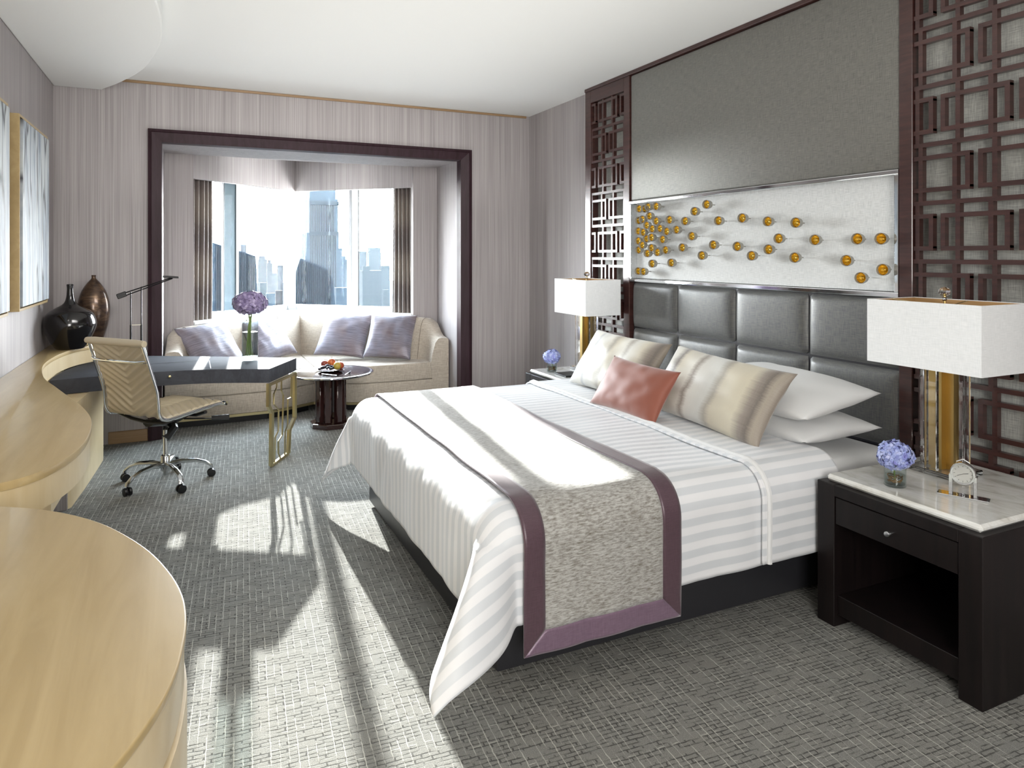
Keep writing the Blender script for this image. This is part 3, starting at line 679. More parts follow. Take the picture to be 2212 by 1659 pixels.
so_ = up_.modifiers.new('thick', 'SOLIDIFY'); so_.thickness = .012; so_.offset = 0
for w, nm in ((0, 'right'), (1, 'left')):
    MB().tube([cp(p.x-.004, p.y, w) for p in prs], .0115, 8, rx=.009).build('side_rail', 'chrome', ch, True)
MB().tube([cp(-.117, .99, -.03), cp(-.117, .99, .1), cp(-.117, .99, .9), cp(-.117, .99, 1.03)], [.020, .024, .024, .020], 12).build('head_roll', 'cream_leather', ch, True)
MB().tube([cp(.535, .497, -.02), cp(.535, .497, 1.02)], .014, 10).build('front_bar', 'chrome', ch, True)
MB().tube([cp(-.085, .875, -.01), cp(-.115, .868, .12), cp(-.12, .868, .5), cp(-.115, .868, .88), cp(-.085, .875, 1.01)], .0095, 8).build('back_brace', 'chrome', ch, True)
for s in (.10, .36):
    MB().tube([cp(s, .470, -.01), cp(s+.02, .435, .2), cp(s+.02, .425, .5), cp(s+.02, .435, .8), cp(s, .470, 1.01)], .012, 8).build('seat_brace', 'black_metal', ch, True)
sc_ = lambda s, w, z: cp(s, z, w)
MB().tube([sc_(.12, .5, .418), sc_(.30, .5, .395), sc_(.40, .5, .415)], [.025, .03, .02], 8, rx=.05).build('tilt_mechanism', 'black', ch, True)
MB().tube([sc_(.34, .35, .41), sc_(.42, .15, .405), sc_(.50, .02, .40)], [.006, .006, .006], 6).build('lever', 'black_metal', ch)
MB().tube([sc_(.46, .10, .402), sc_(.55, -.04, .398)], [.016, .020], 8).build('lever_grip', 'black', ch, True)
MB().tube([tuple(cc+Vector((0, 0, .30))), tuple(cc+Vector((.05, .03, .36))), tuple(sc_(.28, .5, .40))], [.03, .03, .045], 8).build('mechanism_arm', 'black', ch, True)
MB().lathe([(.014, .18), (.014, .36)], tuple(cc), 16).build('gas_piston', 'chrome', ch, True)
MB().lathe([(.028, .085), (.030, .10), (.030, .185), (.026, .19), (.014, .192)], tuple(cc), 20).lathe([(.016, .055), (.016, .09)], tuple(cc), 14).build('hub', 'alu', ch, True, 50)
for kq, an in enumerate((4, 76, 150, 222, 290)):
    d = Vector((math.cos(R(an)), math.sin(R(an)), 0)); 
    pts = [cc+d*a+Vector((0, 0, z)) for a, z in ((.02, .125), (.10, .135), (.19, .128), (.25, .108), (.288, .078), (.292, .062))]
    lgp = MB().tube(pts, [.018, .016, .013, .011, .010, .009], 8, rx=.018).build('star_leg', 'alu', ch, True)
    w = cc+d*.288; ax = Vector((-d.y, d.x, 0)); ax = (Matrix.Rotation(R(25*kq), 3, 'Z') @ ax)
    cb = MB()
    for s_ in (-.014, .014): cb.lathe([(.010, -.009), (.026, -.008), (.028, 0), (.026, .008), (.010, .009)], tuple(w+ax*s_+Vector((0, 0, .028))), 16, ax)
    cb.lathe([(.006, .03), (.006, .068)], tuple(w), 8); cb.build('caster', 'black', lgp, True)

# ------------------------------------------------------------------ sofa in the bay (two wings meeting at the middle)
XC = 1.15
sf = thing('bay_sofa', 'oatmeal tweed V-shaped sofa filling the window bay', 'sofa', (XC, 7.3, 0))
def mir(p, s): return (XC+(p[0]-XC)*s, p[1], p[2]) if len(p) == 3 else (XC+(p[0]-XC)*s, p[1])
outer = [(2.475, 6.88, .688), (2.475, 7.0, .70), (2.47, 7.08, .745), (2.462, 7.16, .82), (2.42, 7.235, .868), (2.31, 7.262, .88), (2.19, 7.325, .885), (1.80, 7.70, .89), (1.45, 8.02, .895), (XC, 8.30, .90)]
inner = [(2.315, 6.88, .60), (2.318, 7.0, .62), (2.31, 7.07, .67), (2.29, 7.12, .75), (2.25, 7.155, .82), (2.19, 7.19, .85), (2.09, 7.27, .86), (1.72, 7.58, .865), (1.40, 7.86, .87), (XC, 8.06, .872)]
zb = .42
for s in (1, -1):
    secs = []
    for o_, i_ in zip(outer, inner):
        O, I = Vector(o_[:2]), Vector(i_[:2]); zt = o_[2]; d = (I-O)
        leanI = I+d.normalized()*.03 if o_[1] > 6.95 else I
        row = [(*(I+d.normalized()*.035), zb), (*(I+d.normalized()*.012), zb+(zt-zb)*.45), (*(I-d*.10), zb+(zt-zb)*.82), (*(I-d*.30), zt-.008), (*(I-d*.5), zt), (*(O+d*.08), zt-.006), (*O, zt-.03), (*O, .10), (*(I), .10)]
        secs.append([Vector(mir(p, s)) for p in row])
    MB().loft(secs).build('backrest', 'sofa', sf, True, 60)
    seat = [(XC, 7.13), (1.42, 6.97), (1.60, 6.90), (2.0, 6.875), (2.312, 6.885), (2.31, 7.10), (2.20, 7.2), (1.72, 7.60), (XC, 8.08)]
    if s < 0: seat = [(XC, 7.13), (1.38, 6.98), (1.60, 6.89), (2.0, 6.86), (2.312, 6.875), (2.31, 7.10), (2.20, 7.2), (1.72, 7.60), (XC, 8.08)]
    sp = [mir(p, s) for p in seat]; sp = sp if s > 0 else sp[::-1]
    MB().prism(inset(sp, .003), .268, .442, .016, 3).build('seat_cushion', 'sofa', sf, True, 60)
    bp = [(XC, 7.14), (1.42, 6.98), (1.60, 6.91), (2.0, 6.885), (2.314, 6.882), (2.47, 6.882), (2.47, 7.1), (XC, 8.1)]
    bp = [mir(p, s) for p in bp]; bp = bp if s > 0 else bp[::-1]
    MB().prism(bp, .085, .266, .006).build('base', 'sofa', sf, True, 60)
    MB().prism(inset(bp, -.002), .060, .084).build('brass_strip', 'brass', sf)
    MB().prism(inset(bp, .05), 0, .060).build('plinth', 'black', sf)
    for t_ in (4, 7, 8):
        O, I = Vector(outer[t_][:2]), Vector(inner[t_][:2]); zt = outer[t_][2]; d = I-O
        pts = [(*(I+d.normalized()*.037), zb+.02), (*(I+d.normalized()*.0135), zb+(zt-zb)*.45), (*(I-d*.10+d.normalized()*.002), zb+(zt-zb)*.82+.001), (*(I-d*.30), zt-.006), (*(I-d*.5), zt+.001)]
        MB().tube(smooth_closed([mir(p, s) for p in pts], 4, False), .0022, 5).build('seam', 'sofa_seam', sf)
# ------------------------------------------------------------------ pillows
def pillow(name, label, cat, c, ex, ey, w, h_, t, m, group=None, pinch=.07, wr=.006, seed=0, p=2.6, nu=44, nv=32, corner=.0):
    ex = Vector(ex).normalized(); ey = (Vector(ey)-ex*Vector(ey).dot(ex)).normalized(); ez = ex.cross(ey); C0 = Vector(c)
    mb_ = MB()
    def surf(sg):
        def fn(u, v):
            a, b = 2*u-1, 2*v-1
            x = a*w/2*(1-pinch*(1-b*b)*abs(a)**3); y = b*h_/2*(1-pinch*1.1*(1-a*a)*abs(b)**3)
            th = (max(0, 1-abs(a)**p)*max(0, 1-abs(b)**p))**.55
            edge = (1-th)
            z = sg*t/2*th+sg*0
            nn = noise.noise(Vector((a*3.1+seed, b*2.7, seed*1.3)))*wr*2*th+abs(math.sin((a*9+noise.noise(Vector((a*4, b*3, seed)))*2)))*wr*.7*abs(b)**3*th*2.0
            z += sg*nn
            return C0+ex*x+ey*y+ez*z
        return fn
    mb_.grid(surf(1), nu, nv); mb_.grid(surf(-1), nu, nv)
    bmesh.ops.remove_doubles(mb_.bm, verts=mb_.bm.verts, dist=.0006); bmesh.ops.recalc_face_normals(mb_.bm, faces=mb_.bm.faces)
    o = mb_.build(name, m, None, True, 180); tag(o, label, cat, group)
    return o
G1 = 'lilac silk cushions on the bay sofa'
zs = .442
pillow('cushion', 'leftmost lilac-brown silk cushion on the sofa, behind the desk', 'cushion', (.215, 7.20, zs+.240), (.80, .56, .10), (-.42, .40, .80), .54, .52, .15, 'silk', G1, wr=.0035, seed=1)
pillow('cushion', 'lilac silk cushion on the sofa just behind the flower vase', 'cushion', (.76, 7.62, zs+.246), (.78, .60, .12), (-.42, .40, .80), .50, .52, .15, 'silk', G1, wr=.0035, seed=5)
pillow('cushion', 'lilac silk cushion right of the sofa corner, third from the left', 'cushion', (1.53, 7.54, zs+.258), (.86, -.48, -.06), (.42, .42, .80), .54, .54, .15, 'silk', G1, wr=.0035, seed=9)
pillow('cushion', 'rightmost lilac silk cushion on the sofa near its right arm', 'cushion', (1.95, 7.22, zs+.252), (.88, -.46, -.05), (.42, .40, .80), .50, .53, .14, 'silk', G1, wr=.0035, seed=12)

# ------------------------------------------------------------------ coffee table with fruit
tx, ty = 1.19, 6.44
ct = thing('coffee_table', 'round dark lacquer coffee table on a cluster of columns', 'table', (tx, ty, 0))
oct_ = [(tx+.19*math.cos(PI/8+i*PI/4), ty+.19*math.sin(PI/8+i*PI/4)) for i in range(8)]
MB().prism(oct_, 0, .045, .006).build('plinth', 'dark_gloss', ct)
for i in range(8):
    a = PI/8+i*PI/4; x, y = tx+.112*math.cos(a), ty+.112*math.sin(a)
    MB().box(-.026, .026, -.030, .030, .045, .445, .008, rot=Matrix.Rotation(a, 4, 'Z'), at=(x, y, 0)).build('column', 'dark_gloss', ct, True)
MB().prism([(tx+.145*math.cos(PI/8+i*PI/4), ty+.145*math.sin(PI/8+i*PI/4)) for i in range(8)], .445, .458).build('chrome_collar', 'chrome', ct)
MB().lathe([(.10, .458), (.36, .468), (.372, .474), (.374, .488), (.366, .492), (.35, .488), (.01, .488)], (tx, ty, 0), 64).build('top', 'dark_gloss', ct, True, 50)
MB().lathe([(.3745, .476), (.3765, .478), (.3765, .486), (.3745, .488)], (tx, ty, 0), 64, None, 1, False).build('chrome_rim', 'chrome', ct, True)
zt = .4885
pl = tag(MB().lathe([(.07, .0), (.075, .003), (.13, .014), (.134, .018), (.13, .019), (.07, .008), (.005, .007)], (tx-.0, ty+.05, zt), 40).build('plate', mat('dark_plate', '#33211d', .12, coat=.7), None, True, 60), 'dark round plate holding fruit on the coffee table', 'plate')
def fruit(name, label, c, r, col, sc=(1, 1, 1), rough=.4):
    mm = mat(name+'_skin', col, rough); k = N(mm); k.base(k.mix(k.ramp(k.noise(k.coord('Object', (25, 25, 12)), 1, 3), [(.4, '#000000'), (.65, '#ffffff')]), col, '#8a3a22' if name != 'pear' else '#a58a3a'))
    t = thing(name, label, 'fruit', c); MB().sphere(c, r, 20, sc).build('flesh', mm, t, True)
    MB().tube([(c[0], c[1], c[2]+r*sc[2]*.93), (c[0]+.006, c[1], c[2]+r*sc[2]+.014)], .0016, 5).build('stalk', 'twig', t)
px0, py0 = tx, ty+.05
fruit('apricot', 'orange apricot at the top of the fruit pile', (px0+.02, py0+.05, zt+.071), .036, '#c8743f')
fruit('apricot', 'red-orange apricot at the right edge of the fruit plate', (px0+.088, py0-.012, zt+.046), .034, '#b85f38')
fruit('pear', 'yellow-green small pear at the front of the fruit plate', (px0+.052, py0-.055, zt+.050), .034, '#a5963f', (1, 1, 1.08))
fruit('plum', 'dusky red plum at the back left of the fruit plate', (px0-.045, py0+.045, zt+.062), .031, '#6b3430')
gr = thing('grape_bunch', 'bunch of blue-black grapes spilling over the fruit plate', 'fruit', (px0-.03, py0-.03, zt+.02))
gm = mat('grape_skin', '#15121c', .22); rnd = random.Random(4); g0 = None
for i in range(34):
    rr = rnd.uniform(0, 1)**.5; a = rnd.uniform(0, 2*PI); q = (px0-.035+rr*.075*math.cos(a), py0-.03+rr*.055*math.sin(a), zt+.026+(1-rr)*.030+rnd.uniform(0, .006))
    if g0 is None: g0 = MB().sphere(q, .0125, 10).build('grape', gm, gr, True); q0 = Vector(q)
    else: g1 = g0.copy(); COL.objects.link(g1); g1.parent = gr; g1.location = Vector(q)-q0
for nm, lb, a, b in (('fork', 'small steel fork lying left of the fruit plate', (px0-.10, py0-.16), (px0+.0, py0-.30)), ('knife', 'small steel knife lying at the right front of the plate', (px0+.16, py0-.11), (px0+.07, py0-.30))):
    m = MB().tube([(a[0], a[1], zt+.004), (b[0], b[1], zt+.004)], .003, 6, rx=.007)
    tag(m.build(nm, 'chrome', None, True), lb, 'cutlery')

# ------------------------------------------------------------------ bed
BX0, BX1, BY0, BY1, BT = .93, 3.13, 2.20, 4.45, .655
bed = thing('bed', 'wide double bed with a dark upholstered base', 'bed', (2.0, 3.32, 0))
MB().box(BX0+.10, 3.16, BY0+.14, BY1-.13, .02, .34, .008, seg=2).build('divan_base', 'bed_skirt', bed, True)
MB().box(BX0+.06, 3.16, BY0+.07, BY1-.07, .34, .60, .06, seg=4).build('mattress', 'white_linen', bed, True, 60)
RD = .125; QA = RD*PI/2
def drape(sx_, sy_, off=0.0, ridge=.66, top=BT, puff=.012):
    """sx_: arc length past the foot shoulder; sy_: past a long-side shoulder. returns outward x, outward y, z"""
    sx_, sy_ = max(sx_, 0), max(sy_, 0); r_ = math.hypot(sx_, sy_)
    if r_ < 1e-9: return 0, 0, top+off
    cph, sph = sx_/r_, sy_/r_
    if r_ < QA: o_ = (RD+off)*math.sin(r_/RD); z = top-RD+(RD+off)*math.cos(r_/RD)
    else: o_ = RD+off; z = top-RD-(r_-QA)
    if sx_ > 0 and sy_ > 0:
        s2 = (2*cph*sph)
        w = max(0, r_-QA*.8); e = ridge*w*s2**1.8
        o_ += e; z = z+max(0, w-math.sqrt(max(w*w-e*e, 0)))*.8
        o_ -= .022*math.sin(s2*PI)*min(1, w*4)
    kx = 1+(.18*(2*cph*sph) if r_ > QA else 0)
    return o_*cph*kx, o_*sph, z
FX = BX0+RD; NY = BY0+RD; FY = BY1-RD
HEM = .47; XFOLD = 2.19
def duvet_pt(x, yarc, off=0, wr=1):
    # x: along the bed from foot (x<FX drapes), yarc: -> signed arc coordinate in y
    sx_ = FX-x; 
    if yarc < NY: sy_, sg = NY-yarc, -1
    elif yarc > FY: sy_, sg = yarc-FY, 1
    else: sy_, sg = 0, 0
    ox, oy, z = drape(sx_, sy_, off, .66 if sg < 0 else .40)
    X = (FX-ox) if sx_ > 0 else x; Y = (NY-oy) if sg < 0 else ((FY+oy) if sg > 0 else yarc)
    n = noise.noise(Vector((x*3, yarc*3, 1.3)))*.010*wr
    if sx_ > 0 or sy_ > 0:
        rip = math.sin((yarc*19 if sx_ > sy_ else x*19))*.004*min(1, max(sx_, sy_)*3)
        n2 = n+rip*wr
        if sx_ > 0: X -= abs(n2)
        if sy_ > 0: Y += (abs(n2) if sg > 0 else -abs(n2))
    z += n*(1 if sx_ <= 0 and sy_ <= 0 else .3)
    return Vector((X, Y, z))
NXg, NYg = 90, 150
def dgrid(x0, x1, ya, yb, off, wr=1, nx=NXg, ny=NYg):
    m = MB(); m.grid(lambda u, v: duvet_pt(x0+(x1-x0)*u, ya+(yb-ya)*v, off, wr), nx, ny, lambda u, v: (x0+(x1-x0)*u, ya+(yb-ya)*v)); return m
xm = FX-HEM; ya, yb = NY-HEM, FY+HEM
du = dgrid(xm, XFOLD+.02, ya, yb, 0, 1, 110, 190).build('duvet', 'striped_linen', None, True, 180)
sm = du.modifiers.new('thick', 'SOLIDIFY'); sm.thickness = .010; sm.offset = -1
tag(du, 'white satin-striped duvet draped over the foot of the bed', 'duvet')
# folded-back sheet beyond the duvet hem
ts = MB()
def tfn(u, v):
    x = XFOLD-.03+(2.62-XFOLD+.03)*u; y = ya+.01+(yb-ya-.02)*v; q = duvet_pt(x, y, .012, .6)
    q.z += .001*math.exp(-((x-XFOLD)/.035)**2)*(1 if NY-.05 < y < FY+.05 else .4)
    if y < NY: q.y -= .006+.001*math.exp(-((x-XFOLD)/.035)**2)
    if y > FY: q.y += .006
    return q
ts.grid(tfn, 40, 160, lambda u, v: (XFOLD+u*.45, (ya+(yb-ya)*v)))
o = ts.build('top_sheet', 'striped_linen', None, True, 180); sm = o.modifiers.new('thick', 'SOLIDIFY'); sm.thickness = .009; sm.offset = -1
tag(o, 'white turned-back top sheet with a rolled hem below the pillows', 'sheet')
hemp = [tfn(.07, i/80)+Vector((0, 0, .001)) for i in range(81)]
hm = MB().tube([p+Vector((noise.noise(Vector((i*.9, 0, 0)))*.003, 0, noise.noise(Vector((i*.8, 5, 0)))*.003)) for i, p in enumerate(hemp)], .013, 8).build('rolled_hem', 'white_linen', o, True)
# runner
RX0, RX1, RB = 1.06, 1.735, .082
ra, rb = NY-.575, FY+.56
rn = thing('bed_runner', 'grey chenille bed runner with wide mauve satin borders', 'bed runner', (1.4, 3.3, BT))
def rgrid(x0f, x1f, y0, y1, off, nx, ny, mname, nm):
    m = MB()
    def fn(u, v):
        y = y0+(y1-y0)*v; xa = x0f(y); xb = x1f(y); x = xa+(xb-xa)*u
        q = duvet_pt(max(x, FX+.0001), y, off, 1.0); q.x = x-.07*max(0, min(1, (3.3-y)/1.2))*0
        return q
    m.grid(fn, nx, ny, lambda u, v: (u*.7, (y0+(y1-y0)*v))); o = m.build(nm, mname, rn, True, 180)
    s_ = o.modifiers.new('thick', 'SOLIDIFY'); s_.thickness = .006; s_.offset = 1
    return o
def sk(y): return 0.0
L0 = lambda y: RX0+sk(y)+.03*max(0, min(1, (y-2.3)/2)); L1 = lambda y: L0(y)+RB; R1 = lambda y: RX1+sk(y); R0_ = lambda y: R1(y)-RB
mit = lambda y: max(0, min(RB, (ra+RB-y)))
rgrid(L1, R0_, ra+RB, rb-RB, .014, 40, 150, 'runner', 'chenille_field')
rgrid(L0, lambda y: L1(y)-mit(y)+.0008, ra, rb, .016, 6, 150, 'mauve', 'satin_border')
rgrid(lambda y: R0_(y)+mit(y)-.0008, R1, ra, rb, .016, 6, 150, 'mauve', 'satin_border')
rgrid(lambda y: L1(y)-mit(y), lambda y: R0_(y)+mit(y), ra, ra+RB, .016, 30, 8, 'mauve_light', 'satin_border')
# bed pillows and cushions
G2 = 'white bed pillows'
pillow('pillow', 'lower of the two plump white pillows on the right of the bed', 'pillow', (2.82, 2.76, .705), (0, -1, -.02), (1, 0, .03), .86, .52, .145, 'white_linen', G2, pinch=.05, wr=.004, seed=2)
pillow('pillow', 'upper of the two plump white pillows on the right of the bed', 'pillow', (2.83, 2.77, .842), (0, -1, -.03), (1, 0, .16), .86, .52, .17, 'white_linen', G2, pinch=.05, wr=.004, seed=6)
G3 = 'cream ikat-striped bed cushions'
pillow('cushion', 'cream cushion with soft dark ikat stripes, right half of the bed', 'cushion', (2.49, 2.86, .838), (0, -1, -.04), (.56, 0, .80), .88, .41, .17, 'ikat_b', G3, wr=.008, seed=3)
pillow('cushion', 'cream cushion with soft dark ikat stripes, far half of the bed', 'cushion', (2.50, 3.78, .846), (0, -1, -.01), (.52, 0, .80), .84, .42, .17, 'ikat_a', G3, wr=.008, seed=8)
pillow('cushion', 'small rust-red rectangular cushion leaning in front of the striped ones', 'cushion', (2.27, 3.27, .80), (0.04, -1, -.02), (.52, 0, .80), .60, .32, .13, 'rust', None, wr=.0035, seed=4)

# ------------------------------------------------------------------ nightstands
def nightstand(label, x0, x1, y0, y1, detail=True):
    t = thing('nightstand', label, 'nightstand', ((x0+x1)/2, (y0+y1)/2, 0)); PW = .085
    MB().box(x0, x1, y0, y0+PW, 0, .592, .003).build('side_panel', 'espresso', t); MB().box(x0, x1, y1-PW, y1, 0, .592, .003).build('side_panel', 'espresso', t)
    MB().box(x0+.001, x1, y0+PW, y1-PW, .545, .591, .002).build('top_rail', 'espresso', t)
    MB().box(x1-.02, x1, y0+PW, y1-PW, .1, .545).build('back_panel', 'espresso', t)
    MB().box(x0+.02, x1-.02, y0+PW, y1-PW, .05, .13, .002).build('bottom_shelf', 'espresso', t)
    d = MB().box(x0+.006, x0+.03, y0+PW+.003, y1-PW-.003, .430, .541, .002).build('drawer', 'espresso', t)
    MB().box(x0+.03, x1-.03, y0+PW+.01, y1-PW-.01, .435, .535).build('drawer_box', 'espresso', t)
    MB().lathe([(.006, -.002), (.006, .014), (.0115, .016), (.0115, .028), (.010, .030), (.001, .030)], (x0+.006, (y0+y1)/2, .484), 18, (-1, 0, 0)).build('knob', 'chrome', d, True, 50)
    MB().box(x0+.028, x1, y0+.022, y1-.022, .592, .620, .010, seg=1).build('marble_top', 'marble', t)
    return t
nightstand('espresso wood nightstand with marble top at the near side of the bed', 2.44, 3.165, 1.47, 2.155)
nightstand('espresso wood nightstand with marble top at the far side of the bed', 2.50, 3.165, 4.52, 5.11)
# ------------------------------------------------------------------ table lamps
def table_lamp(cx, cy):
    z0 = .6205; t = thing('table_lamp', '', '', (cx, cy, z0))
    b = MB(); b.box(cx-.10, cx+.10, cy-.10, cy+.10, z0, z0+.022, .003); 
    b.build('crystal_foot', 'crystal', t)
    for a, w in ((0, 1), (PI/2, 1), (PI, 1), (3*PI/2, 1)):
        x, y = cx+.085*math.cos(a), cy+.085*math.sin(a)
        MB().box(-.009, .009, -.026, .026, z0+.022, z0+.445, .002, rot=Matrix.Rotation(a, 4, 'Z'), at=(x, y, 0)).build('crystal_slab', 'crystal', t)
    cr_ = [(-.02, -.05), (.02, -.05), (.02, -.02), (.05, -.02), (.05, .02), (.02, .02), (.02, .05), (-.02, .05), (-.02, .02), (-.05, .02), (-.05, -.02), (-.02, -.02)]
    Mr = Matrix.Rotation(R(0), 2); MB().prism([(cx+p[0]*1.05, cy+p[1]*1.05) for p in cr_], z0+.022, z0+.44).build('gold_column', 'satin_gold', t)
    MB().tube([(cx, cy, z0+.44), (cx, cy, 1.385)], .005, 8).build('stem', 'satin_gold', t)
    MB().box(cx-.03, cx+.03, cy-.03, cy+.03, z0+.44, z0+.45).build('cap', 'satin_gold', t)
    hx, hy, s0, s1 = .16, .25, 1.073, 1.352; th = .004
    m = MB(); m.box(cx-hx, cx-hx+th, cy-hy, cy+hy, s0, s1).box(cx+hx-th, cx+hx, cy-hy, cy+hy, s0, s1).box(cx-hx+th, cx+hx-th, cy-hy, cy-hy+th, s0, s1).box(cx-hx+th, cx+hx-th, cy+hy-th, cy+hy, s0, s1)
    sh = m.build('lamp_shade', 'shade', t)
    i_ = .0045; m = MB(); m.box(cx-hx+i_, cx-hx+i_+.001, cy-hy+i_, cy+hy-i_, s0+.004, s1-.003).box(cx+hx-i_-.001, cx+hx-i_, cy-hy+i_, cy+hy-i_, s0+.004, s1-.003).box(cx-hx+i_, cx+hx-i_, cy-hy+i_, cy-hy+i_+.001, s0+.004, s1-.003).box(cx-hx+i_, cx+hx-i_, cy+hy-i_-.001, cy+hy-i_, s0+.004, s1-.003)
    m.build('shade_lining', 'shade_in', sh)
    for a in ((hx, 0), (-hx, 0), (0, hy), (0, -hy)): MB().tube([(cx, cy, s1-.03), (cx+a[0]*.4, cy+a[1]*.4, s1-.018), (cx+a[0]*.97, cy+a[1]*.97, s1-.004)], .002, 5).build('spider_arm', 'brass', sh)
    MB().lathe([(.008, 0), (.010, .006), (.006, .012), (.012, .018)], (cx, cy, 1.352), 14).build('finial_cup', 'chrome', t, True)
    MB().sphere((cx, cy, 1.392), .024, 8, (1, 1, .85)).build('finial', 'crystal', t)
    return t
la = table_lamp(2.94, 1.93)
tag(la, 'table lamp with white rectangular shade and gold column on the near nightstand', 'lamp')
lb = copy_tree(la); lb.location = (2.94, 4.88, .6205); tag(lb, 'table lamp with white rectangular shade and gold column on the far nightstand', 'lamp')
# small hydrangea bowls
def bowl(x, y, near):
    z0 = .6205; w = 'near' if near else 'far'
    b = thing('glass_bowl', 'small clear glass bowl of twigs and water on the %s nightstand' % w, 'vase', (x, y, z0))
    MB().lathe([(.038, 0), (.041, .003), (.041, .075), (.0385, .075), (.038, .010), (.005, .008)], (x, y, z0), 28).build('bowl_body', 'vase_glass', b, True, 50)
    MB().lathe([(.0375, .0105), (.0375, .045)], (x, y, z0), 24).build('water', 'water', b, True, 50)
    hydrangea('blue-lilac hydrangea head in a glass bowl on the %s nightstand' % w, (x, y, z0+.122), .066, .80, 'petal_blue', 130, [[(x+.005, y, z0+.085), (x+.01, y+.01, z0+.05), (x, y, z0+.02)]], seed=5 if near else 9, twigs=(x, y, z0+.008, .034))
bowl(2.585, 1.90, True)
MB_ = tag(MB().box(2.60, 2.75, 4.62, 4.80, .6205, .632, .002).build('coaster_tray', 'black', None), 'black glossy tray on the far nightstand', 'tray')
bowl(2.66, 4.84, False) if False else None
bx, by = 2.62, 4.88
bowl(bx, by, False)
# desk clock
cl = thing('clock', 'small round chrome desk clock on a mirrored base', 'clock', (2.70, 1.70, .6205), None, R(65))
cq = Vector((2.70, 1.70, .6205)); fd = Vector((-.90, -.43, 0)); sd2 = Vector((-fd.y, fd.x, 0))
rt = math.atan2(sd2.y, sd2.x); RM = Matrix.Rotation(rt, 4, 'Z')
MB().box(-.085, .085, -.025, .025, 0, .006, .001, rot=RM, at=cq).build('mirror_base', 'chrome', cl)
for s in (-1, 1):
    p = cq+sd2*.040*s; MB().box(-.006, .006, -.014, .014, .006, .085, .001, rot=RM, at=p).build('post', 'chrome', cl)
cc2 = cq+Vector((0, 0, .090))
MB().lathe([(.036, -.014), (.042, -.012), (.043, .010), (.040, .014), (.034, .014), (.033, .006), (.001, .006)], tuple(cc2), 36, fd).build('case', 'chrome', cl, True, 40)
dial = MB().lathe([(.033, .0062), (.033, .0068), (.001, .0068)], tuple(cc2), 32, fd).build('dial', mat('dial', '#b4b5b0', .4), cl)
tk = MB()
for i in range(12):
    a = i*PI/6; dirv = sd2*math.sin(a)+Vector((0, 0, 1))*math.cos(a); tk.tube([cc2+fd*.0072+dirv*.026, cc2+fd*.0072+dirv*.031], .0008, 4)
tk.tube([cc2+fd*.0076, cc2+fd*.0076+sd2*.018+Vector((0, 0, .004))], .0009, 4); tk.tube([cc2+fd*.008, cc2+fd*.008+Vector((0, 0, -.010))-sd2*.02], .0007, 4)
tk.build('hands', 'black', cl)
MB().tube([cc2+Vector((0, 0, .043))+sd2*.022, cc2+Vector((0, 0, .055)), cc2+Vector((0, 0, .043))-sd2*.022], .002, 6).build('handle', 'chrome', cl)

# ------------------------------------------------------------------ the city outside
ca_, sa_ = math.cos(YAW), math.sin(YAW)
def at(px, py, Y):
    u = (px-1106)/F_PX; v_ = (550-py)/F_PX; d = (u*ca_+sa_, ca_-u*sa_, v_); t = Y/d[1]; return Vector((d[0]*t, Y, CAM_H+d[2]*t))
def facade(name, a, b, sz, sxy, rough=.3, metal=0, spec=.03):
    rough = .8
    m = mat(name, a, rough, metal, spec); k = N(m); s = k.n('ShaderNodeSeparateXYZ'); k.l(k.n('ShaderNodeTexCoord').outputs['Object'], s.inputs[0])
    w1 = k.math('SINE', k.math('MULTIPLY', s.outputs['Z'], 2*PI/sz)); w2 = k.math('SINE', k.math('MULTIPLY', k.math('ADD', s.outputs['X'], s.outputs['Y']), 2*PI/sxy))
    f = k.math('MAXIMUM', w1, w2); k.base(k.ramp(k.math('ADD', k.math('MULTIPLY', f, .5), .5), [(.6, b), (.95, a)])); return m
M['city_blue'] = facade('city_blue', (0.0022, 0.0046, 0.0073), (0.0009, 0.0024, 0.0046), 4, 3.0, .25)
M['city_steel'] = facade('city_steel', (0.0058, 0.0095, 0.0130), (0.0039, 0.0069, 0.0100), 5, 6, .3)
M['city_pale'] = facade('city_pale', (.0040, .0042, .0048), (.0032, .0034, .0040), 6, 7, .7)
M['city_mid'] = facade('city_mid', (0.0077, 0.0103, 0.0118), (0.0062, 0.0088, 0.0103), 5, 6, .6)
M['city_ground'] = mat('city_ground', (.0130, .0150, .0165), .9, spec=0)
GZ = -170.0
def bld(label, name, m, Y, tiers, depth=1.0, cat='building', group=None):
    """tiers: list of (px_left, px_right, py_top); nested set-backs, tallest last"""
    x0 = at(tiers[0][0], 550, Y).x; x1 = at(tiers[0][1], 550, Y).x
    t = thing(name, label, cat, ((x0+x1)/2, Y, GZ), group); zb = GZ; full = (x1-x0)*depth
    for i, (pl, pr, pt) in enumerate(tiers):
        a, b, z = at(pl, 550, Y).x, at(pr, 550, Y).x, at(pl, pt, Y).z; sh = (full-(b-a)*depth)/2
        MB().box(a, b, Y+sh*.2, Y+sh*.2+(b-a)*depth, zb, z).build('tier' if i else 'base_block', m, t)
        zb = z
    return t
struct(MB().box(-2500, 2500, 60, 4500, GZ-2, GZ).build('ground', 'city_ground'))
tw = bld('very tall stepped grey-blue tower seen through the right bay window', 'stepped_tower', 'city_steel', 900, [(657, 757, 640), (660, 747, 553), (662, 740, 536), (663, 733, 503), (669, 731, 428), (670, 726, 300)])
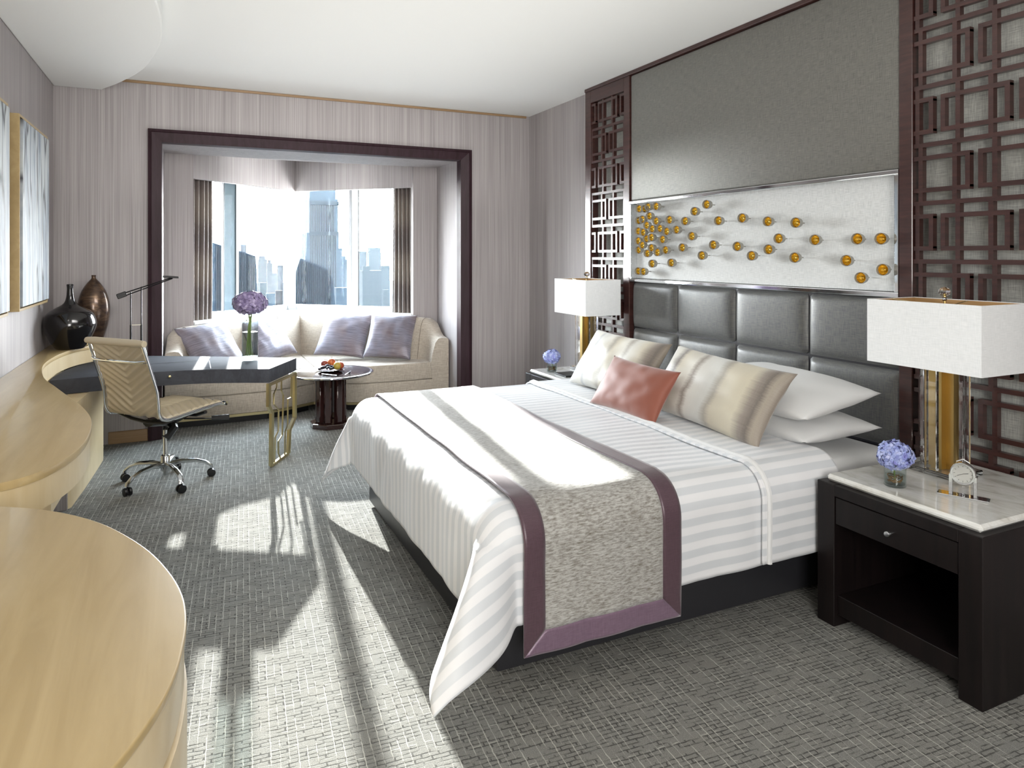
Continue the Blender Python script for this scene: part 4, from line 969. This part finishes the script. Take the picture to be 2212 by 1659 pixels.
# mechanical floors and vertical ribs on the tower
for zpy in (437, 503):
    z = at(670, zpy, 900).z; xa, xb = at(669.5, 0, 900).x, at(731.5, 0, 900).x
    MB().box(xa, xb, 898.5, 902, z-3, z+2).build('service_floor', mat('tower_band', (.0018, .0032, .0045), .8, spec=0), tw)
for i in range(12):
    x = at(671+i*4.9, 0, 900).x; MB().box(x-.35, x+.35, 898.9, 902, GZ, at(0+670, 440 if i < 11 else 505, 900).z).build('rib', 'city_pale', tw)
# twisted glass blocks
def twisted(name, label, Y, outline, dep):
    pts = [at(x, y, Y) for x, y in outline]; t = thing(name, label, 'building', (pts[0].x, Y, GZ)); m = MB()
    f_ = [m.bm.verts.new(p) for p in pts]; b_ = [m.bm.verts.new(p+Vector((0, dep, -dep*.1))) for p in pts]; n = len(pts); fs = [m.bm.faces.new(f_), m.bm.faces.new(b_[::-1])]
    for i in range(n): fs.append(m.bm.faces.new((f_[i], b_[i], b_[(i+1) % n], f_[(i+1) % n])))
    bmesh.ops.recalc_face_normals(m.bm, faces=fs); m.build('glass_body', 'city_blue', t)
    return t, pts
gz_y = 1100
o1 = [(632, 900), (632, 660), (634, 630), (637, 605), (641, 583), (649, 558), (655, 560), (685, 571), (714, 584), (718, 605), (722, 632), (725, 665), (726, 900)]
t1, p1 = twisted('curved_glass_block', 'curved blue glass building with a slanted roof in front of the tower', 330, o1, 22)
o2 = [(455, 900), (455, 522), (466, 526), (484, 531), (515, 541), (535, 547), (552, 553), (555, 585), (556, 630), (556, 900)]
t2, p2 = twisted('curved_glass_block', 'curved blue glass building with slanted roof behind the facade pillar', 300, o2, 22)
def fins(t, Y, x0, x1, n, topf, botf=None):
    for i in range(n):
        px = x0+(x1-x0)*(i+.5)/n; a = at(px, topf(px), Y-.6); m = MB().box(a.x-.09, a.x+.09, Y-.9, Y-.05, GZ, a.z-.4).build('fin', 'city_pale', t)
fins(t1, 330, 640, 716, 17, lambda p: (558+(p-649)*.40) if p > 649 else 583-(p-641)*3.1)
fins(t2, 300, 466, 552, 19, lambda p: 526+(p-466)*.31)
G4 = 'hazy far towers on the skyline'
for lb_, m_, Y, tiers in (
    ('slim pale block standing up behind the left glass building', 'city_pale', 1500, [(519, 533, 545), (520, 532, 528)]),
    ('pale hazy tower with a stepped top right of the left glass building', 'city_pale', 1400, [(558, 578, 560), (560, 574, 553)]),
    ('pale hazy tower, second one right of the left glass building', 'city_pale', 1350, [(577, 589, 568), (579, 586, 561)]),
    ('pale hazy tower left of the bay corner post', 'city_pale', 1400, [(600, 612, 573)]),
    ('faint low pale block near the bay corner post', 'city_pale', 1700, [(586, 604, 590)]),
    ('pale hazy tower right of the bay corner post', 'city_pale', 1500, [(628, 641, 575)]),
    ('slim blue-grey tower just right of the tall stepped tower', 'city_mid', 1100, [(741, 751, 560)]),
    ('square-topped blue-grey tower in the right window', 'city_mid', 1300, [(777, 792, 543)]),
    ('tallest blue-grey tower in the right window with a slanted top', 'city_mid', 1200, [(797, 823, 545), (799, 822, 535)]),
    ('broad nearer blue-grey block in the right window', 'city_mid', 700, [(783, 824, 585), (785, 800, 575)]),
    ('low blue-grey block beside the right curtain', 'city_mid', 900, [(824, 842, 574)]),
    ('low dark block below the skyline in the left window', 'city_steel', 500, [(566, 609, 641), (576, 594, 634)]),
    ('low dark apartment block right of the slanted glass building', 'city_steel', 450, [(726, 751, 622)])):
    bld(lb_, 'city_tower', m_, Y, tiers, .8)
rnd = random.Random(11)
for i in range(13):
    px = 440+i*33+rnd.uniform(-4, 4)
    if 610 < px < 770: continue
    Y = rnd.uniform(420, 1500); b = bld('low hazy city block on the ground beyond the window', 'city_block', 'city_pale' if i % 2 else 'city_mid', Y, [(px-rnd.uniform(5, 10), px+rnd.uniform(5, 10), rnd.uniform(606, 632))], .8, 'building', 'low hazy city blocks beyond the window')

# thin haze lying over the city
hz = bpy.data.materials.new('haze'); hz.use_nodes = True; t_ = hz.node_tree; t_.nodes.clear()
vo = t_.nodes.new('ShaderNodeOutputMaterial'); vs = t_.nodes.new('ShaderNodeVolumeScatter'); vs.inputs['Density'].default_value = 1.6e-5; vs.inputs['Color'].default_value = (.86, .94, 1, 1)
t_.links.new(vs.outputs[0], vo.inputs['Volume'])
tag(MB().box(-2400, 2400, 70, 4400, GZ+1, 500).build('haze', hz), 'thin pale haze over the city outside the window', 'haze', None, 'stuff')
